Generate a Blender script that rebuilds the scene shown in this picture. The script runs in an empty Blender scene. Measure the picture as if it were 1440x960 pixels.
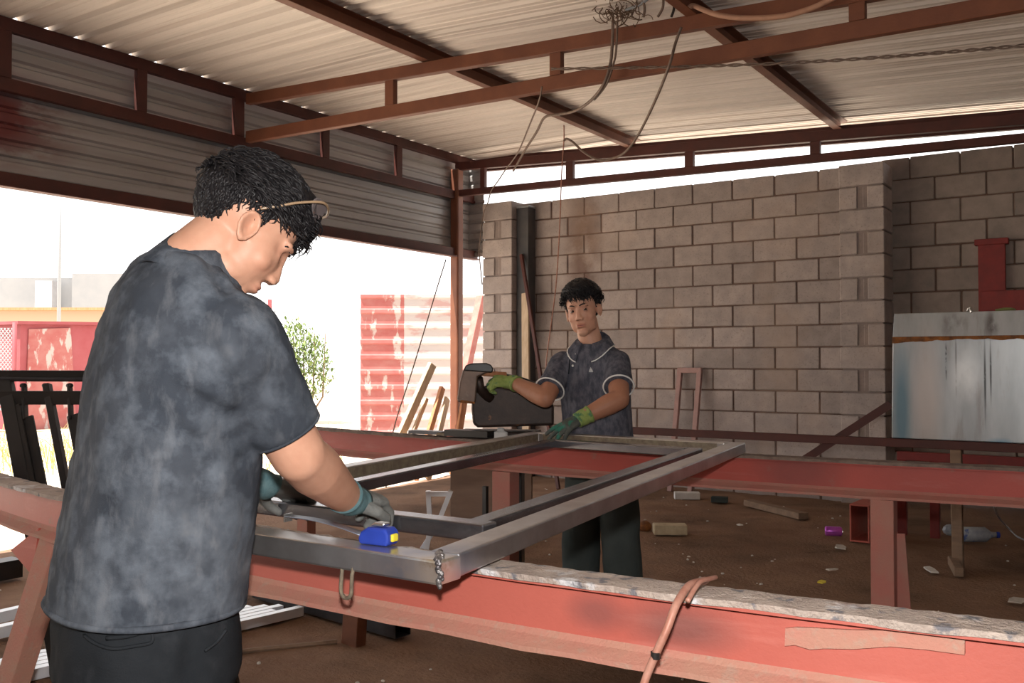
import bpy, bmesh, math, random
from math import sin, cos, pi, radians, sqrt, exp
from mathutils import Vector, Matrix, noise
random.seed(11)
SC = bpy.context.scene
COL = SC.collection
# ------------------------------------------------------------------ camera
F, EYE = 1300.0, 1.2
YAW, PIT = radians(34.1), radians(1.32)
FW = Vector((-sin(YAW)*cos(PIT), cos(YAW)*cos(PIT), sin(PIT)))
RT = Vector((cos(YAW), sin(YAW), 0))
UP = RT.cross(FW)
FH = Vector((-sin(YAW), cos(YAW), 0))
ZZ = Vector((0, 0, 1))
CAM = Vector((0, 0, EYE))
def ray(x, y): return FW + RT*((x-720)/F) + UP*((480-y)/F)
def T(x, y, t): return CAM + ray(x, y)*t                # point at a pixel and a distance
def atY(x, y, Y): d = ray(x, y); return CAM + d*(Y/d.y)
def atX(x, y, X): d = ray(x, y); return CAM + d*(X/d.x)
def atZ(x, y, Z): d = ray(x, y); return CAM + d*((Z-EYE)/d.z)
def DV(r, d, z): return (RT*r + FH*d + ZZ*z)            # direction: to the right, away, up
cam = bpy.data.cameras.new('camera'); cam.sensor_width = 36; cam.lens = F/1440*36
cam.clip_start = .05; cam.clip_end = 400
co = bpy.data.objects.new('camera', cam); COL.objects.link(co)
M = Matrix((RT, UP, -FW)).transposed().to_4x4(); M.translation = CAM
co.matrix_world = M
SC.camera = co
# ------------------------------------------------------------------ materials
def nd(nt, t, **kw):
    n = nt.nodes.new(t)
    for k, v in kw.items(): setattr(n, k, v)
    return n
def mat(name, base, var=None, scale=6, rough=.6, metal=0.0, bump=0.0, bscale=60, layers=(), attr=None, spec=.4, lo=.35, hi=.65, bdist=.01, vcol=None, stretch=None, sss=0, rvar=0):
    m = bpy.data.materials.new(name); m.use_nodes = True
    nt = m.node_tree; L = nt.links
    p = nt.nodes['Principled BSDF']
    p.inputs['Roughness'].default_value = rough; p.inputs['Metallic'].default_value = metal
    p.inputs['Specular IOR Level'].default_value = spec
    tc = nd(nt, 'ShaderNodeTexCoord')
    def noi(s, detail=5):
        n = nd(nt, 'ShaderNodeTexNoise'); n.inputs['Detail'].default_value = detail
        n.inputs['Roughness'].default_value = .6
        if isinstance(s, (tuple, list)):
            mp = nd(nt, 'ShaderNodeMapping'); mp.inputs['Scale'].default_value = s
            L.new(tc.outputs['Object'], mp.inputs[0]); L.new(mp.outputs[0], n.inputs['Vector'])
            n.inputs['Scale'].default_value = 1
        else:
            L.new(tc.outputs['Object'], n.inputs['Vector']); n.inputs['Scale'].default_value = s
        return n.outputs[0]
    def rng(o, a, b):
        r = nd(nt, 'ShaderNodeMapRange'); L.new(o, r.inputs[0])
        r.inputs[1].default_value = a; r.inputs[2].default_value = b; return r.outputs[0]
    def mix(f, a, b):
        x = nd(nt, 'ShaderNodeMix', data_type='RGBA')
        if isinstance(f, float): x.inputs[0].default_value = f
        else: L.new(f, x.inputs[0])
        for i, v in ((6, a), (7, b)):
            if isinstance(v, (tuple, list)): x.inputs[i].default_value = tuple(v)+(1,)
            else: L.new(v, x.inputs[i])
        return x.outputs[2]
    c = mix(rng(noi(stretch or scale), lo, hi), base, var if var else base)
    if vcol:
        a = nd(nt, 'ShaderNodeAttribute', attribute_name=vcol)
        x = nd(nt, 'ShaderNodeMix', data_type='RGBA', blend_type='MULTIPLY'); x.inputs[0].default_value = 1
        L.new(c, x.inputs[6]); L.new(a.outputs['Color'], x.inputs[7]); c = x.outputs[2]
    if attr:
        a = nd(nt, 'ShaderNodeAttribute', attribute_name=attr[0])
        r = nd(nt, 'ShaderNodeValToRGB'); L.new(a.outputs['Fac'], r.inputs[0])
        el = r.color_ramp.elements
        el[0].position = .10; el[0].color = attr[1]+(1,)
        el[1].position = 1; el[1].color = attr[3]+(1,)
        e = el.new(.13); e.color = attr[2]+(1,)
        x = nd(nt, 'ShaderNodeMix', data_type='RGBA', blend_type='MULTIPLY'); x.inputs[0].default_value = 1
        L.new(c, x.inputs[6]); L.new(r.outputs[0], x.inputs[7]); c = x.outputs[2]
    for l in layers:
        k = None
        if 's' in l: k = rng(noi(l['s']), l.get('lo', .5), l.get('hi', .6))
        if 'at' in l:
            mp = nd(nt, 'ShaderNodeVectorMath', operation='SUBTRACT'); L.new(tc.outputs['Object'], mp.inputs[0]); mp.inputs[1].default_value = l['at']
            dv = nd(nt, 'ShaderNodeVectorMath', operation='DIVIDE'); L.new(mp.outputs[0], dv.inputs[0]); dv.inputs[1].default_value = l['r']
            ln = nd(nt, 'ShaderNodeVectorMath', operation='LENGTH'); L.new(dv.outputs[0], ln.inputs[0])
            b = rng(ln.outputs['Value'], 1.0, l.get('in', .3))
            if k is None: k = b
            else:
                mu = nd(nt, 'ShaderNodeMath', operation='MULTIPLY'); L.new(k, mu.inputs[0]); L.new(b, mu.inputs[1]); k = mu.outputs[0]
        if 'f' in l:
            mu = nd(nt, 'ShaderNodeMath', operation='MULTIPLY'); L.new(k, mu.inputs[0]); mu.inputs[1].default_value = l['f']; k = mu.outputs[0]
        c = mix(k, c, l['c'])
    L.new(c, p.inputs['Base Color'])
    if rvar:
        r = nd(nt, 'ShaderNodeMapRange'); L.new(noi(scale*2.3), r.inputs[0]); r.inputs[1].default_value = .3; r.inputs[2].default_value = .7
        r.inputs[3].default_value = max(0, rough-rvar); r.inputs[4].default_value = min(1, rough+rvar); L.new(r.outputs[0], p.inputs['Roughness'])
    if bump:
        b = nd(nt, 'ShaderNodeBump'); b.inputs['Strength'].default_value = bump; b.inputs['Distance'].default_value = bdist
        L.new(noi(bscale), b.inputs['Height']); L.new(b.outputs[0], p.inputs['Normal'])
    if sss:
        p.inputs['Subsurface Weight'].default_value = sss; p.inputs['Subsurface Radius'].default_value = (.012, .005, .003)
        p.inputs['Subsurface Scale'].default_value = 1
    return m
# ------------------------------------------------------------------ mesh building
class MB:
    def __init__(s): s.bm = bmesh.new()
    def v(s, p): return s.bm.verts.new(p)
    def f(s, vs):
        try: return s.bm.faces.new(vs)
        except ValueError: return None
    def rings(s, rings, caps=True, closed=False):
        R = [[s.v(p) for p in r] for r in rings]; n = len(R[0])
        for a, b in list(zip(R, R[1:])) + ([(R[-1], R[0])] if closed else []):
            for i in range(n): s.f((a[i], a[(i+1) % n], b[(i+1) % n], b[i]))
        if caps and not closed: s.f(R[0][::-1]); s.f(R[-1])
        return s
    def box(s, c, size, rot=None):
        c = Vector(c); h = Vector(size)/2; rot = rot or Matrix.Identity(3)
        P = [c + rot @ Vector((sx*h.x, sy*h.y, sz*h.z)) for sz in (-1, 1) for sx, sy in ((-1, -1), (1, -1), (1, 1), (-1, 1))]
        return s.rings([P[:4], P[4:]])
    def axes(s, p0, p1, up):
        d = (p1-p0).normalized(); side = d.cross(up)
        if side.length < 1e-4: side = d.cross(Vector((1, 0, 0)))
        side.normalize(); u = side.cross(d).normalized(); return d, side, u
    def bar(s, p0, p1, w, h, up=ZZ, wall=0, off=(0, 0)):
        p0, p1 = Vector(p0), Vector(p1); d, a, u = s.axes(p0, p1, up)
        def ring(p, w, h): return [p + a*(x*w/2+off[0]) + u*(y*h/2+off[1]) for x, y in ((-1, -1), (1, -1), (1, 1), (-1, 1))]
        if not wall: return s.rings([ring(p0, w, h), ring(p1, w, h)])
        return s.rings([ring(p0, w, h), ring(p1, w, h), ring(p1, w-2*wall, h-2*wall), ring(p0, w-2*wall, h-2*wall)], closed=True)
    def prof(s, p0, p1, poly, up=ZZ):
        p0, p1 = Vector(p0), Vector(p1); d, a, u = s.axes(p0, p1, up)
        return s.rings([[p + a*x + u*y for x, y in poly] for p in (p0, p1)])
    def tube(s, pts, r, n=8, caps=True, closed=False):
        pts = [Vector(p) for p in pts]; R = r if isinstance(r, (list, tuple)) else [r]*len(pts)
        out = []; u = None; N = len(pts)
        for i, p in enumerate(pts):
            d = (pts[(i+1) % N if closed else min(i+1, N-1)] - pts[i-1 if closed else max(i-1, 0)])
            d = d.normalized() if d.length > 1e-9 else ZZ
            if u is None:
                u = d.cross(ZZ)
                if u.length < .05: u = d.cross(Vector((1, 0, 0)))
            u = (u - d*u.dot(d)).normalized(); w = d.cross(u)
            out.append([p + (u*cos(2*pi*k/n) + w*sin(2*pi*k/n))*R[i] for k in range(n)])
        return s.rings(out, caps, closed)
    def ell(s, c, r, rot=None, n=16, m=10):
        c = Vector(c); rot = rot or Matrix.Identity(3); r = Vector((r, r, r)) if isinstance(r, (int, float)) else Vector(r)
        g = lambda th, ph: c + rot @ Vector((r.x*sin(th)*cos(ph), r.y*sin(th)*sin(ph), r.z*cos(th)))
        R = [[s.v(g(pi*i/m, 2*pi*k/n)) for k in range(n)] for i in range(1, m)]
        a, b = s.v(g(0, 0)), s.v(g(pi, 0))
        for i in range(m-2):
            for k in range(n): s.f((R[i][k], R[i+1][k], R[i+1][(k+1) % n], R[i][(k+1) % n]))
        for k in range(n): s.f((a, R[0][k], R[0][(k+1) % n])); s.f((b, R[-1][(k+1) % n], R[-1][k]))
        return s
    def limb(s, pts, radii, n=16):
        s.tube(pts, list(radii), n); s.ell(pts[0], radii[0]*.98, n=n); s.ell(pts[-1], radii[-1]*.98, n=n); return s
    def ovals(s, secs, n=28, e=2.3):
        out = []
        for c, A, B in secs:
            out.append([Vector(c) + Vector(A)*(abs(cos(q))**(2/e)*(1 if cos(q) > 0 else -1)) + Vector(B)*(abs(sin(q))**(2/e)*(1 if sin(q) > 0 else -1)) for q in [2*pi*k/n for k in range(n)]])
        return s.rings(out)
    def grid(s, fn, nu, nv):
        G = [[s.v(fn(i/nu, j/nv)) for j in range(nv+1)] for i in range(nu+1)]
        for i in range(nu):
            for j in range(nv): s.f((G[i][j], G[i+1][j], G[i+1][j+1], G[i][j+1]))
        return s
    def build(s, name, m, parent=None, smooth=False, bevel=0, solid=0, normals=True, seg=1):
        if normals: bmesh.ops.recalc_face_normals(s.bm, faces=s.bm.faces[:])
        me = bpy.data.meshes.new(name); s.bm.to_mesh(me); s.bm.free(); me.materials.append(m)
        if smooth: me.shade_smooth()
        o = bpy.data.objects.new(name, me); COL.objects.link(o); link(o, parent)
        if solid:
            q = o.modifiers.new('solid', 'SOLIDIFY'); q.thickness = solid
        if bevel:
            q = o.modifiers.new('bevel', 'BEVEL'); q.width = bevel; q.segments = seg; q.limit_method = 'ANGLE'; q.angle_limit = radians(40)
        return o
def link(o, parent):
    if parent is not None:
        o.parent = parent
        if parent.type == 'EMPTY': o.matrix_parent_inverse = Matrix.Translation(-parent.location)
def tag(o, label=None, cat=None, group=None, kind=None):
    if label: o['label'] = label
    if cat: o['category'] = cat
    if group: o['group'] = group
    if kind: o['kind'] = kind
    return o
def thing(name, label, cat, loc, group=None):
    o = bpy.data.objects.new(name, None); COL.objects.link(o); o.location = Vector(loc); o.empty_display_size = .1
    return tag(o, label, cat, group)
def organic(mb, name, m, parent=None, voxel=.006, smooth=4, post=None, color=None):
    bmesh.ops.recalc_face_normals(mb.bm, faces=mb.bm.faces[:])
    me = bpy.data.meshes.new('tmp'); mb.bm.to_mesh(me); mb.bm.free()
    o = bpy.data.objects.new('tmp', me); COL.objects.link(o)
    q = o.modifiers.new('r', 'REMESH'); q.mode = 'VOXEL'; q.voxel_size = voxel; q.adaptivity = 0
    if smooth:
        q = o.modifiers.new('s', 'SMOOTH'); q.factor = .5; q.iterations = smooth
    dg = bpy.context.evaluated_depsgraph_get(); dg.update()
    m2 = bpy.data.meshes.new_from_object(o.evaluated_get(dg))
    bpy.data.objects.remove(o); bpy.data.meshes.remove(me)
    if post:
        nr = [v.normal.copy() for v in m2.vertices]
        for v, n in zip(m2.vertices, nr): v.co = post(v.co.copy(), n)
    if color:
        a = m2.color_attributes.new('tone', 'FLOAT_COLOR', 'POINT')
        for i, v in enumerate(m2.vertices): a.data[i].color = tuple(color(v.co))+(1,)
    m2.name = name; m2.materials.clear(); m2.materials.append(m); m2.shade_smooth()
    o = bpy.data.objects.new(name, m2); COL.objects.link(o); link(o, parent)
    return o
def N3(p, s): return noise.noise(Vector(p)*s)
def smoothpath(pts, k=6):
    pts = [Vector(p) for p in pts]; out = []
    for i in range(len(pts)-1):
        a = pts[max(i-1, 0)]; b = pts[i]; c = pts[i+1]; d = pts[min(i+2, len(pts)-1)]
        for j in range(k):
            t = j/k
            out.append(.5*((2*b) + (c-a)*t + (2*a-5*b+4*c-d)*t*t + (3*b-a-3*c+d)*t**3))
    return out + [pts[-1]]

SKY, SUN, SUNDIR, FLASH, EXPO = 2.1, 15.0, (.16, .42, -1.1), 185.0, 0.0
# ------------------------------------------------------------------ palette
m_dirt = mat('dirt', (.19, .11, .072), (.28, .175, .118), 2.2, .95, bump=.6, bscale=45, bdist=.02, spec=.1,
    layers=[dict(c=(.06, .035, .024), s=1.1, lo=.5, hi=.65, f=.7), dict(c=(.33, .25, .19), s=55, lo=.68, hi=.74, f=.5), dict(c=(.2, .12, .08), s=14, lo=.55, hi=.7, f=.5)])
m_sand = mat('sand', (.58, .50, .42), (.68, .60, .51), 1.2, .95, spec=.1, layers=[dict(c=(.45, .42, .25), s=.5, lo=.55, hi=.65, f=.5)])
m_roof = mat('roof_sheet', (.72, .645, .585), (.60, .54, .49), (.6)*1.0, .5, metal=.15, bump=.05, stretch=(.4, 9, 9), layers=[dict(c=(.40, .33, .28), s=(.5, 26, 10), lo=.55, hi=.8, f=.6)])
m_sheet = mat('galvanised_sheet', (.30, .285, .275), (.38, .365, .36), rough=.5, metal=.3, stretch=(3, .5, 9), bump=.05,
    layers=[dict(c=(.14, .08, .05), s=(3, 1.1, 1.2), lo=.57, hi=.68, f=.55),
            dict(c=(.13, .012, .012), s=(2, 2, 6), lo=.36, hi=.5, at=(-6.3, 3.1, 2.85), r=(1, .75, .42), f=.9)])
m_rust = mat('brown_primer', (.19, .068, .034), (.145, .05, .027), 5, .55, bump=.12, bscale=90, layers=[dict(c=(.17, .06, .03), s=22, lo=.6, hi=.72, f=.5)])
m_dkred = mat('dark_red_primer', (.085, .022, .016), (.06, .018, .014), 5, .6, bump=.12, bscale=90)
m_block = mat('concrete_block', (.47, .405, .38), (.37, .325, .31), 7, .95, bump=.5, bscale=150, bdist=.006, spec=.1,
    attr=('rnd', (.36, .27, .23), (.74, .72, .71), (1.0, .98, .96)),
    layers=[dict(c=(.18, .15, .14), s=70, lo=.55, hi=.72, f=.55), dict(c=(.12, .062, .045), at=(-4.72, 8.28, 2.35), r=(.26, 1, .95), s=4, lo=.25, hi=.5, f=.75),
            dict(c=(.40, .29, .22), s=1.3, lo=.5, hi=.66, f=.35)])
m_blockr = mat('concrete_block_grey', (.36, .30, .27), (.27, .235, .215), 7, .95, bump=.5, bscale=150, bdist=.006, spec=.1,
    attr=('rnd', (.42, .32, .27), (.80, .78, .76), (1.0, .98, .96)), layers=[dict(c=(.12, .10, .09), s=90, lo=.62, hi=.75, f=.5)])
m_beam = mat('red_oxide_paint', (.46, .118, .088), (.41, .10, .074), 3, .55, bump=.1, bscale=120, spec=.35,
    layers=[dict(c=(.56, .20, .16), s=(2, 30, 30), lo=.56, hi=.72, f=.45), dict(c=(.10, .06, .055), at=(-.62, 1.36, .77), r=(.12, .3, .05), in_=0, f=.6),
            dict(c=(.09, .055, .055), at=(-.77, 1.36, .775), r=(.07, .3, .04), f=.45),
            dict(c=(.13, .045, .04), at=(-1.05, 3.4, .8), r=(.2, .5, .12), f=.55), dict(c=(.25, .16, .12), s=9, lo=.66, hi=.74, f=.6)])
m_beam2 = mat('shaded_red_oxide', (.34, .062, .047), (.28, .052, .04), 3, .55, bump=.1, bscale=120, spec=.3,  # same red oxide with the far beam's dimmer light put into its colour
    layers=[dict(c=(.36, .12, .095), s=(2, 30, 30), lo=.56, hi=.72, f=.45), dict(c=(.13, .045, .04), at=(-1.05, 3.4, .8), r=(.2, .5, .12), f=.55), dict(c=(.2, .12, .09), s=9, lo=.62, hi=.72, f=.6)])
m_dust2 = mat('shaded_dusty_red', (.30, .15, .115), (.34, .12, .095), 8, .8, bump=.3, bscale=160)  # dusty red darkened likewise, weaker light on the far beam painted in
m_dust = mat('dusty_red_paint', (.41, .215, .155), (.45, .185, .14), 8, .8, bump=.3, bscale=160, layers=[dict(c=(.36, .27, .21), s=40, lo=.55, hi=.7, f=.6)])
m_crust = mat('scale_and_dust', (.52, .43, .37), (.36, .29, .25), 18, .8, bump=.8, bscale=120, bdist=.01,
    layers=[dict(c=(.16, .16, .18), s=26, lo=.56, hi=.64, f=.9), dict(c=(.70, .70, .72), s=14, lo=.58, hi=.68, f=.8), dict(c=(.36, .2, .15), s=8, lo=.6, hi=.75, f=.6)])
m_crust2 = mat('old_dust', (.20, .15, .12), (.13, .09, .075), 18, .85, bump=.7, bscale=120, bdist=.01)
m_tube = mat('raw_steel_tube', (.63, .61, .60), (.44, .42, .415), rough=.32, metal=.90, stretch=(7, 7, 7), bump=.03, bscale=160,
    layers=[dict(c=(.38, .30, .29), s=9, lo=.45, hi=.85, f=.45), dict(c=(.30, .36, .50), at=(-.941, 1.18, .86), r=(.17, .17, .17), f=.9, s=30, lo=.2, hi=.5), dict(c=(.80, .78, .74), at=(-.941, 1.18, .86), r=(.085, .085, .085), f=.95), dict(c=(.50, .40, .26), at=(-.95, 1.19, .88), r=(.045, .045, .03), f=.7, s=60, lo=.4, hi=.55)])
m_tubein = mat('dark_mill_tube', (.28, .28, .30), (.19, .19, .21), 8, .24, metal=.9, bump=.05, bscale=140)
m_tubedark = mat('blackened_steel_tube', (.055, .055, .062), (.09, .09, .098), 8, .35, metal=.6, bump=.06, bscale=140)
m_tuberust = mat('rusted_steel_tube', (.15, .115, .085), (.24, .20, .14), 45, .75, metal=.3, bump=.4, bscale=160)
m_weld = mat('weld_metal', (.42, .40, .39), (.12, .11, .12), 60, .35, metal=.8, bump=.5, bscale=120)
m_heat = mat('heat_tinted_steel', (.60, .62, .66), (.50, .45, .36), 14, .4, metal=.8, layers=[dict(c=(.30, .32, .40), s=22, lo=.52, hi=.64, f=.7)])
m_galv = mat('galvanised_plate', (.36, .385, .40), (.50, .53, .545), rough=.34, metal=.55, stretch=(6, 6, 1.2),
    layers=[dict(c=(.30, .27, .26), s=(14, 5, 2.2), lo=.55, hi=.68, f=.6), dict(c=(.05, .045, .045), s=(30, 3, 16), lo=.40, hi=.52, at=(-.940, 6, 1.22), r=(.007, 3, .16), f=.85),
            dict(c=(.05, .045, .045), s=(30, 3, 16), lo=.38, hi=.50, at=(-.887, 6, 1.18), r=(.007, 3, .20), f=.85),
            dict(c=(.04, .04, .04), s=(30, 3, 12), lo=.30, hi=.42, at=(-.735, 6, 1.10), r=(.008, 3, .30), f=.9),
            dict(c=(.04, .04, .04), s=(30, 3, 12), lo=.33, hi=.45, at=(-.705, 6, 1.15), r=(.007, 3, .22), f=.9),
            dict(c=(.16, .14, .13), s=(12, 3, 6), lo=.4, hi=.6, at=(-.90, 6, 1.43), r=(.09, 3, .09), f=.8), dict(c=(.10, .09, .09), s=(12, 3, 6), lo=.4, hi=.55, at=(-.70, 6, 1.42), r=(.05, 3, .1), f=.8),
            dict(c=(.78, .80, .80), s=(5, 3, 3), lo=.35, hi=.6, at=(-.84, 6, 1.13), r=(.10, 3, .2), f=.8),
            dict(c=(.13, .25, .32), at=(-1.19, 6, .9), r=(.07, 3, .5), f=.8), dict(c=(.10, .24, .36), at=(-.66, 6, .72), r=(.1, 3, .055), f=.9),
            dict(c=(.62, .55, .51), at=(-1.05, 6, .98), r=(.11, 3, .5), f=.7)])
m_orange = mat('orange_rust', (.30, .11, .025), (.11, .045, .02), 22, .9, bump=.5, bscale=90)
m_wood = mat('sunbleached_wood', (.55, .42, .30), (.44, .32, .21), rough=.8, stretch=(30, 30, 4), bump=.1)
m_woodr = mat('reddish_wood', (.38, .16, .075), (.48, .23, .12), rough=.8, stretch=(30, 30, 4), bump=.1)
m_woodd = mat('dull_brown_wood', (.19, .125, .085), (.25, .165, .11), rough=.85, stretch=(4, 30, 30), bump=.2)
m_ply = mat('brown_board', (.125, .075, .052), (.16, .10, .07), rough=.8, stretch=(3, 3, 14), bump=.1)
m_pink = mat('faded_pink_paint', (.42, .25, .225), (.35, .22, .2), 20, .7, bump=.15)
m_redp = mat('deep_red_paint', (.22, .022, .018), (.17, .02, .017), 12, .55, bump=.1)
m_black = mat('black_paint', (.012, .011, .011), (.022, .018, .016), 8, .4, bump=.05)
m_cable = mat('dusty_cable', (.13, .09, .07), (.2, .14, .11), 30, .7)
m_orcable = mat('tan_cable', (.44, .24, .155), (.38, .2, .13), 30, .6)
m_copper = mat('copper_cable', (.36, .15, .105), (.45, .24, .18), 40, .5, metal=.1)
m_straw = mat('nest_straw', (.10, .06, .04), (.17, .11, .075), 30, .9)
m_saw = mat('machine_brown', (.024, .015, .012), (.050, .030, .023), 9, .5, metal=.2, bump=.1, layers=[dict(c=(.24, .10, .04), s=24, lo=.64, hi=.72, f=.6)])
m_sawl = mat('machine_guard', (.15, .095, .07), (.095, .062, .047), 9, .45, metal=.3, bump=.1, layers=[dict(c=(.2, .16, .13), s=24, lo=.6, hi=.72, f=.6)])
m_white = mat('white_plastic', (.7, .68, .65), (.6, .58, .55), 12, .5)
m_blue = mat('blue_plastic', (.02, .045, .30), (.025, .055, .36), 20, .35)
m_yellow = mat('yellow_plastic', (.75, .62, .05), None, 8, .4)
m_blade = mat('bluish_steel_blade', (.26, .32, .44), (.36, .4, .48), 20, .35, metal=.4)
m_chrome = mat('bright_steel', (.62, .62, .6), None, 8, .25, metal=.9)
m_purple = mat('purple_foil', (.36, .05, .42), (.5, .12, .55), 12, .3, metal=.4)
m_brick = mat('yellowish_brick', (.50, .42, .28), (.38, .30, .2), 14, .9, bump=.4)
m_paper = mat('paper_scrap', (.6, .56, .5), (.45, .42, .38), 30, .9)
m_clear = mat('cloudy_plastic', (.40, .42, .44), (.24, .26, .30), 18, .3, layers=[dict(c=(.08, .12, .3), s=16, lo=.58, hi=.66)])
m_pinkwall = mat('sun_faded_red_sheet', (.27, .05, .06), (.30, .075, .085), 2, .7)
m_wash = mat('washed_sheet', (.44, .38, .36), (.38, .345, .345), rough=.7, stretch=(1, 1, 3),
    layers=[dict(c=(.36, .13, .12), s=(1.5, 1.5, 4), lo=.56, hi=.62, f=.5)])
m_shred = mat('red_streak_sheet', (.31, .08, .075), (.34, .13, .12), rough=.7, stretch=(3, 3, 5), layers=[dict(c=(.42, .36, .34), s=(5, 5, 2), lo=.55, hi=.6, f=.9)])
m_render = mat('pale_render', (.23, .235, .245), (.26, .26, .265), 1, .9)
m_render2 = mat('cream_render', (.40, .33, .24), None, 1, .9)
m_leaf = mat('leaf_green', (.14, .21, .055), (.2, .26, .09), 3, .7)
m_grey = mat('grey_pole', (.30, .32, .34), None, 5, .7)
# people
m_skin = mat('skin', (.60, .325, .22), (.55, .285, .19), 30, .5, vcol='tone', bump=.06, bscale=300, bdist=.002, sss=.06, spec=.35)
m_skin2 = mat('tanned_skin', (.58, .32, .22), (.53, .28, .19), 30, .5, vcol='tone', bump=.06, bscale=300, bdist=.002, sss=.06, spec=.35)
m_hair = mat('black_hair', (.009, .008, .009), (.014, .012, .013), 60, .5, spec=.25)
m_shirt = mat('dusty_navy_cloth', (.042, .05, .064), (.062, .07, .085), 7, .9, bump=.25, bscale=420, bdist=.003, spec=.1,
    layers=[dict(c=(.135, .155, .185), s=17, lo=.46, hi=.66, f=.7), dict(c=(.15, .17, .20), s=5, lo=.5, hi=.68, f=.6), dict(c=(.17, .18, .20), s=(34, 34, 12), lo=.53, hi=.72, f=.5),
            dict(c=(.2, .18, .16), s=5, lo=.6, hi=.75, f=.45), dict(c=(.035, .04, .05), s=3.1, lo=.52, hi=.66, f=.6)])
m_polo = mat('marled_grey_cloth', (.06, .063, .082), (.125, .125, .15), rough=.9, bump=.25, bscale=420, bdist=.003, spec=.1, stretch=(48, 48, 22), lo=.4, hi=.62)
m_trim = mat('white_trim', (.72, .72, .70), None, 8, .8)
m_pants = mat('black_cloth', (.014, .016, .019), (.024, .027, .031), 5, .9, bump=.2, bscale=300, spec=.1, layers=[dict(c=(.06, .063, .07), s=9, lo=.58, hi=.75, f=.5)])
m_pants2 = mat('dark_grey_green_cloth', (.042, .052, .05), (.058, .068, .066), 5, .9, bump=.2, bscale=300, spec=.1)
m_glovet = mat('teal_knit', (.075, .155, .175), (.12, .2, .215), 60, .9, bump=.5, bscale=260, bdist=.004)
m_gloveg = mat('grey_latex', (.13, .135, .13), (.18, .185, .175), 24, .75, bump=.3, bscale=160)
m_gloveo = mat('green_knit', (.20, .28, .07), (.27, .34, .11), 60, .9, bump=.5, bscale=260, bdist=.004, layers=[dict(c=(.02, .13, .09), s=22, lo=.56, hi=.64, f=.7)])
m_glovel = mat('dirty_green_latex', (.045, .055, .05), (.08, .085, .075), 26, .7, layers=[dict(c=(.02, .16, .11), s=20, lo=.52, hi=.6, f=.9)])
m_eye = mat('eye_white', (.40, .36, .33), None, 8, .2)
m_lid = mat('eyelid_skin', (.42, .225, .16), (.38, .20, .14), 30, .5)
m_iris = mat('eye_iris', (.02, .012, .008), None, 8, .15)
m_shoe = mat('dark_leather', (.02, .017, .015), (.05, .04, .033), 12, .6)
m_lens = mat('tinted_lens', (.12, .10, .10), None, 8, .08, spec=.8)

# ------------------------------------------------------------------ setting
def zr(X):                                             # underside of the roof sheet
    K = ((-6.4, 3.516), (-4.2, 3.505), (-2.2, 3.395), (2.9, 3.10))
    for (a, za), (b, zb) in zip(K, K[1:]):
        if X <= b: return za + (zb-za)*(X-a)/(b-a)
    return K[-1][1]
def zmid(X): return 3.43 - .046*(X+6.3)                # middle truss, centre of its top chord
def floor_pt(u, v):
    X = -6.05 + 8.85*u; Y = -3.0 + 11.9*v
    z = .012*N3((X, Y, 0), 1.7) + .008*N3((X, Y, 3), 6) + .004*N3((X, Y, 5), 17)
    return (X, Y, z)
tag(MB().grid(floor_pt, 200, 220).build('floor', m_dirt, smooth=True), kind='structure')
def ground_pt(u, v):
    X = -90 + 110*u; Y = -30 + 130*v
    return (X, Y, -.045)
tag(MB().grid(ground_pt, 24, 24).build('ground', m_sand), kind='structure')
# roof of ribbed sheet, ribs running across from the left edge
PER = .216
def ribline(u0, n, pat):
    out = []
    for k in range(n): out += [(u0+k*PER+a, h) for a, h in pat]
    return out
pat = [(-.034, 0), (-.018, .03), (.018, .03), (.034, 0), (.066, 0), (.071, .005), (.079, .005), (.084, 0), (.134, 0), (.139, .005), (.147, .005), (.152, 0)]
P = ribline(3.256-PER*27, 53, pat)
mb = MB(); XS = [-6.285, -4.2, -2.2, .3, 2.8]
G = [[mb.v((X, y, zr(X)+h)) for (y, h) in P] for X in XS]
for i in range(len(XS)-1):
    for j in range(len(P)-1): mb.f((G[i][j], G[i+1][j], G[i+1][j+1], G[i][j+1]))
tag(mb.build('ceiling', m_roof, solid=.002), kind='structure')
# left wall sheet, horizontally ribbed, hung above the open side
mb = MB(); zs = []; z = 2.40
while z < 3.40:
    zs += [(z, 0), (z+.045, 0), (z+.06, .018), (z+.082, .018), (z+.097, 0)]; z += .11
zs = [q for q in zs if q[0] < 3.46]
G = [[mb.v((-6.31-dx, Y, zz)) for zz, dx in zs] for Y in (-2.6, 2, 8.46)]
for i in range(2):
    for j in range(len(zs)-1): mb.f((G[i][j], G[i+1][j], G[i+1][j+1], G[i][j+1]))
tag(mb.build('wall_left', m_sheet, solid=.002), kind='structure')
mb = MB()
G = [[mb.v((X, 8.44+dx, zz)) for zz, dx in zs] for X in (-6.33, -6.1)]
for j in range(len(zs)-1): mb.f((G[0][j], G[1][j], G[1][j+1], G[0][j+1]))
tag(mb.build('wall_corner', m_sheet, solid=.002), kind='structure')
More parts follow.
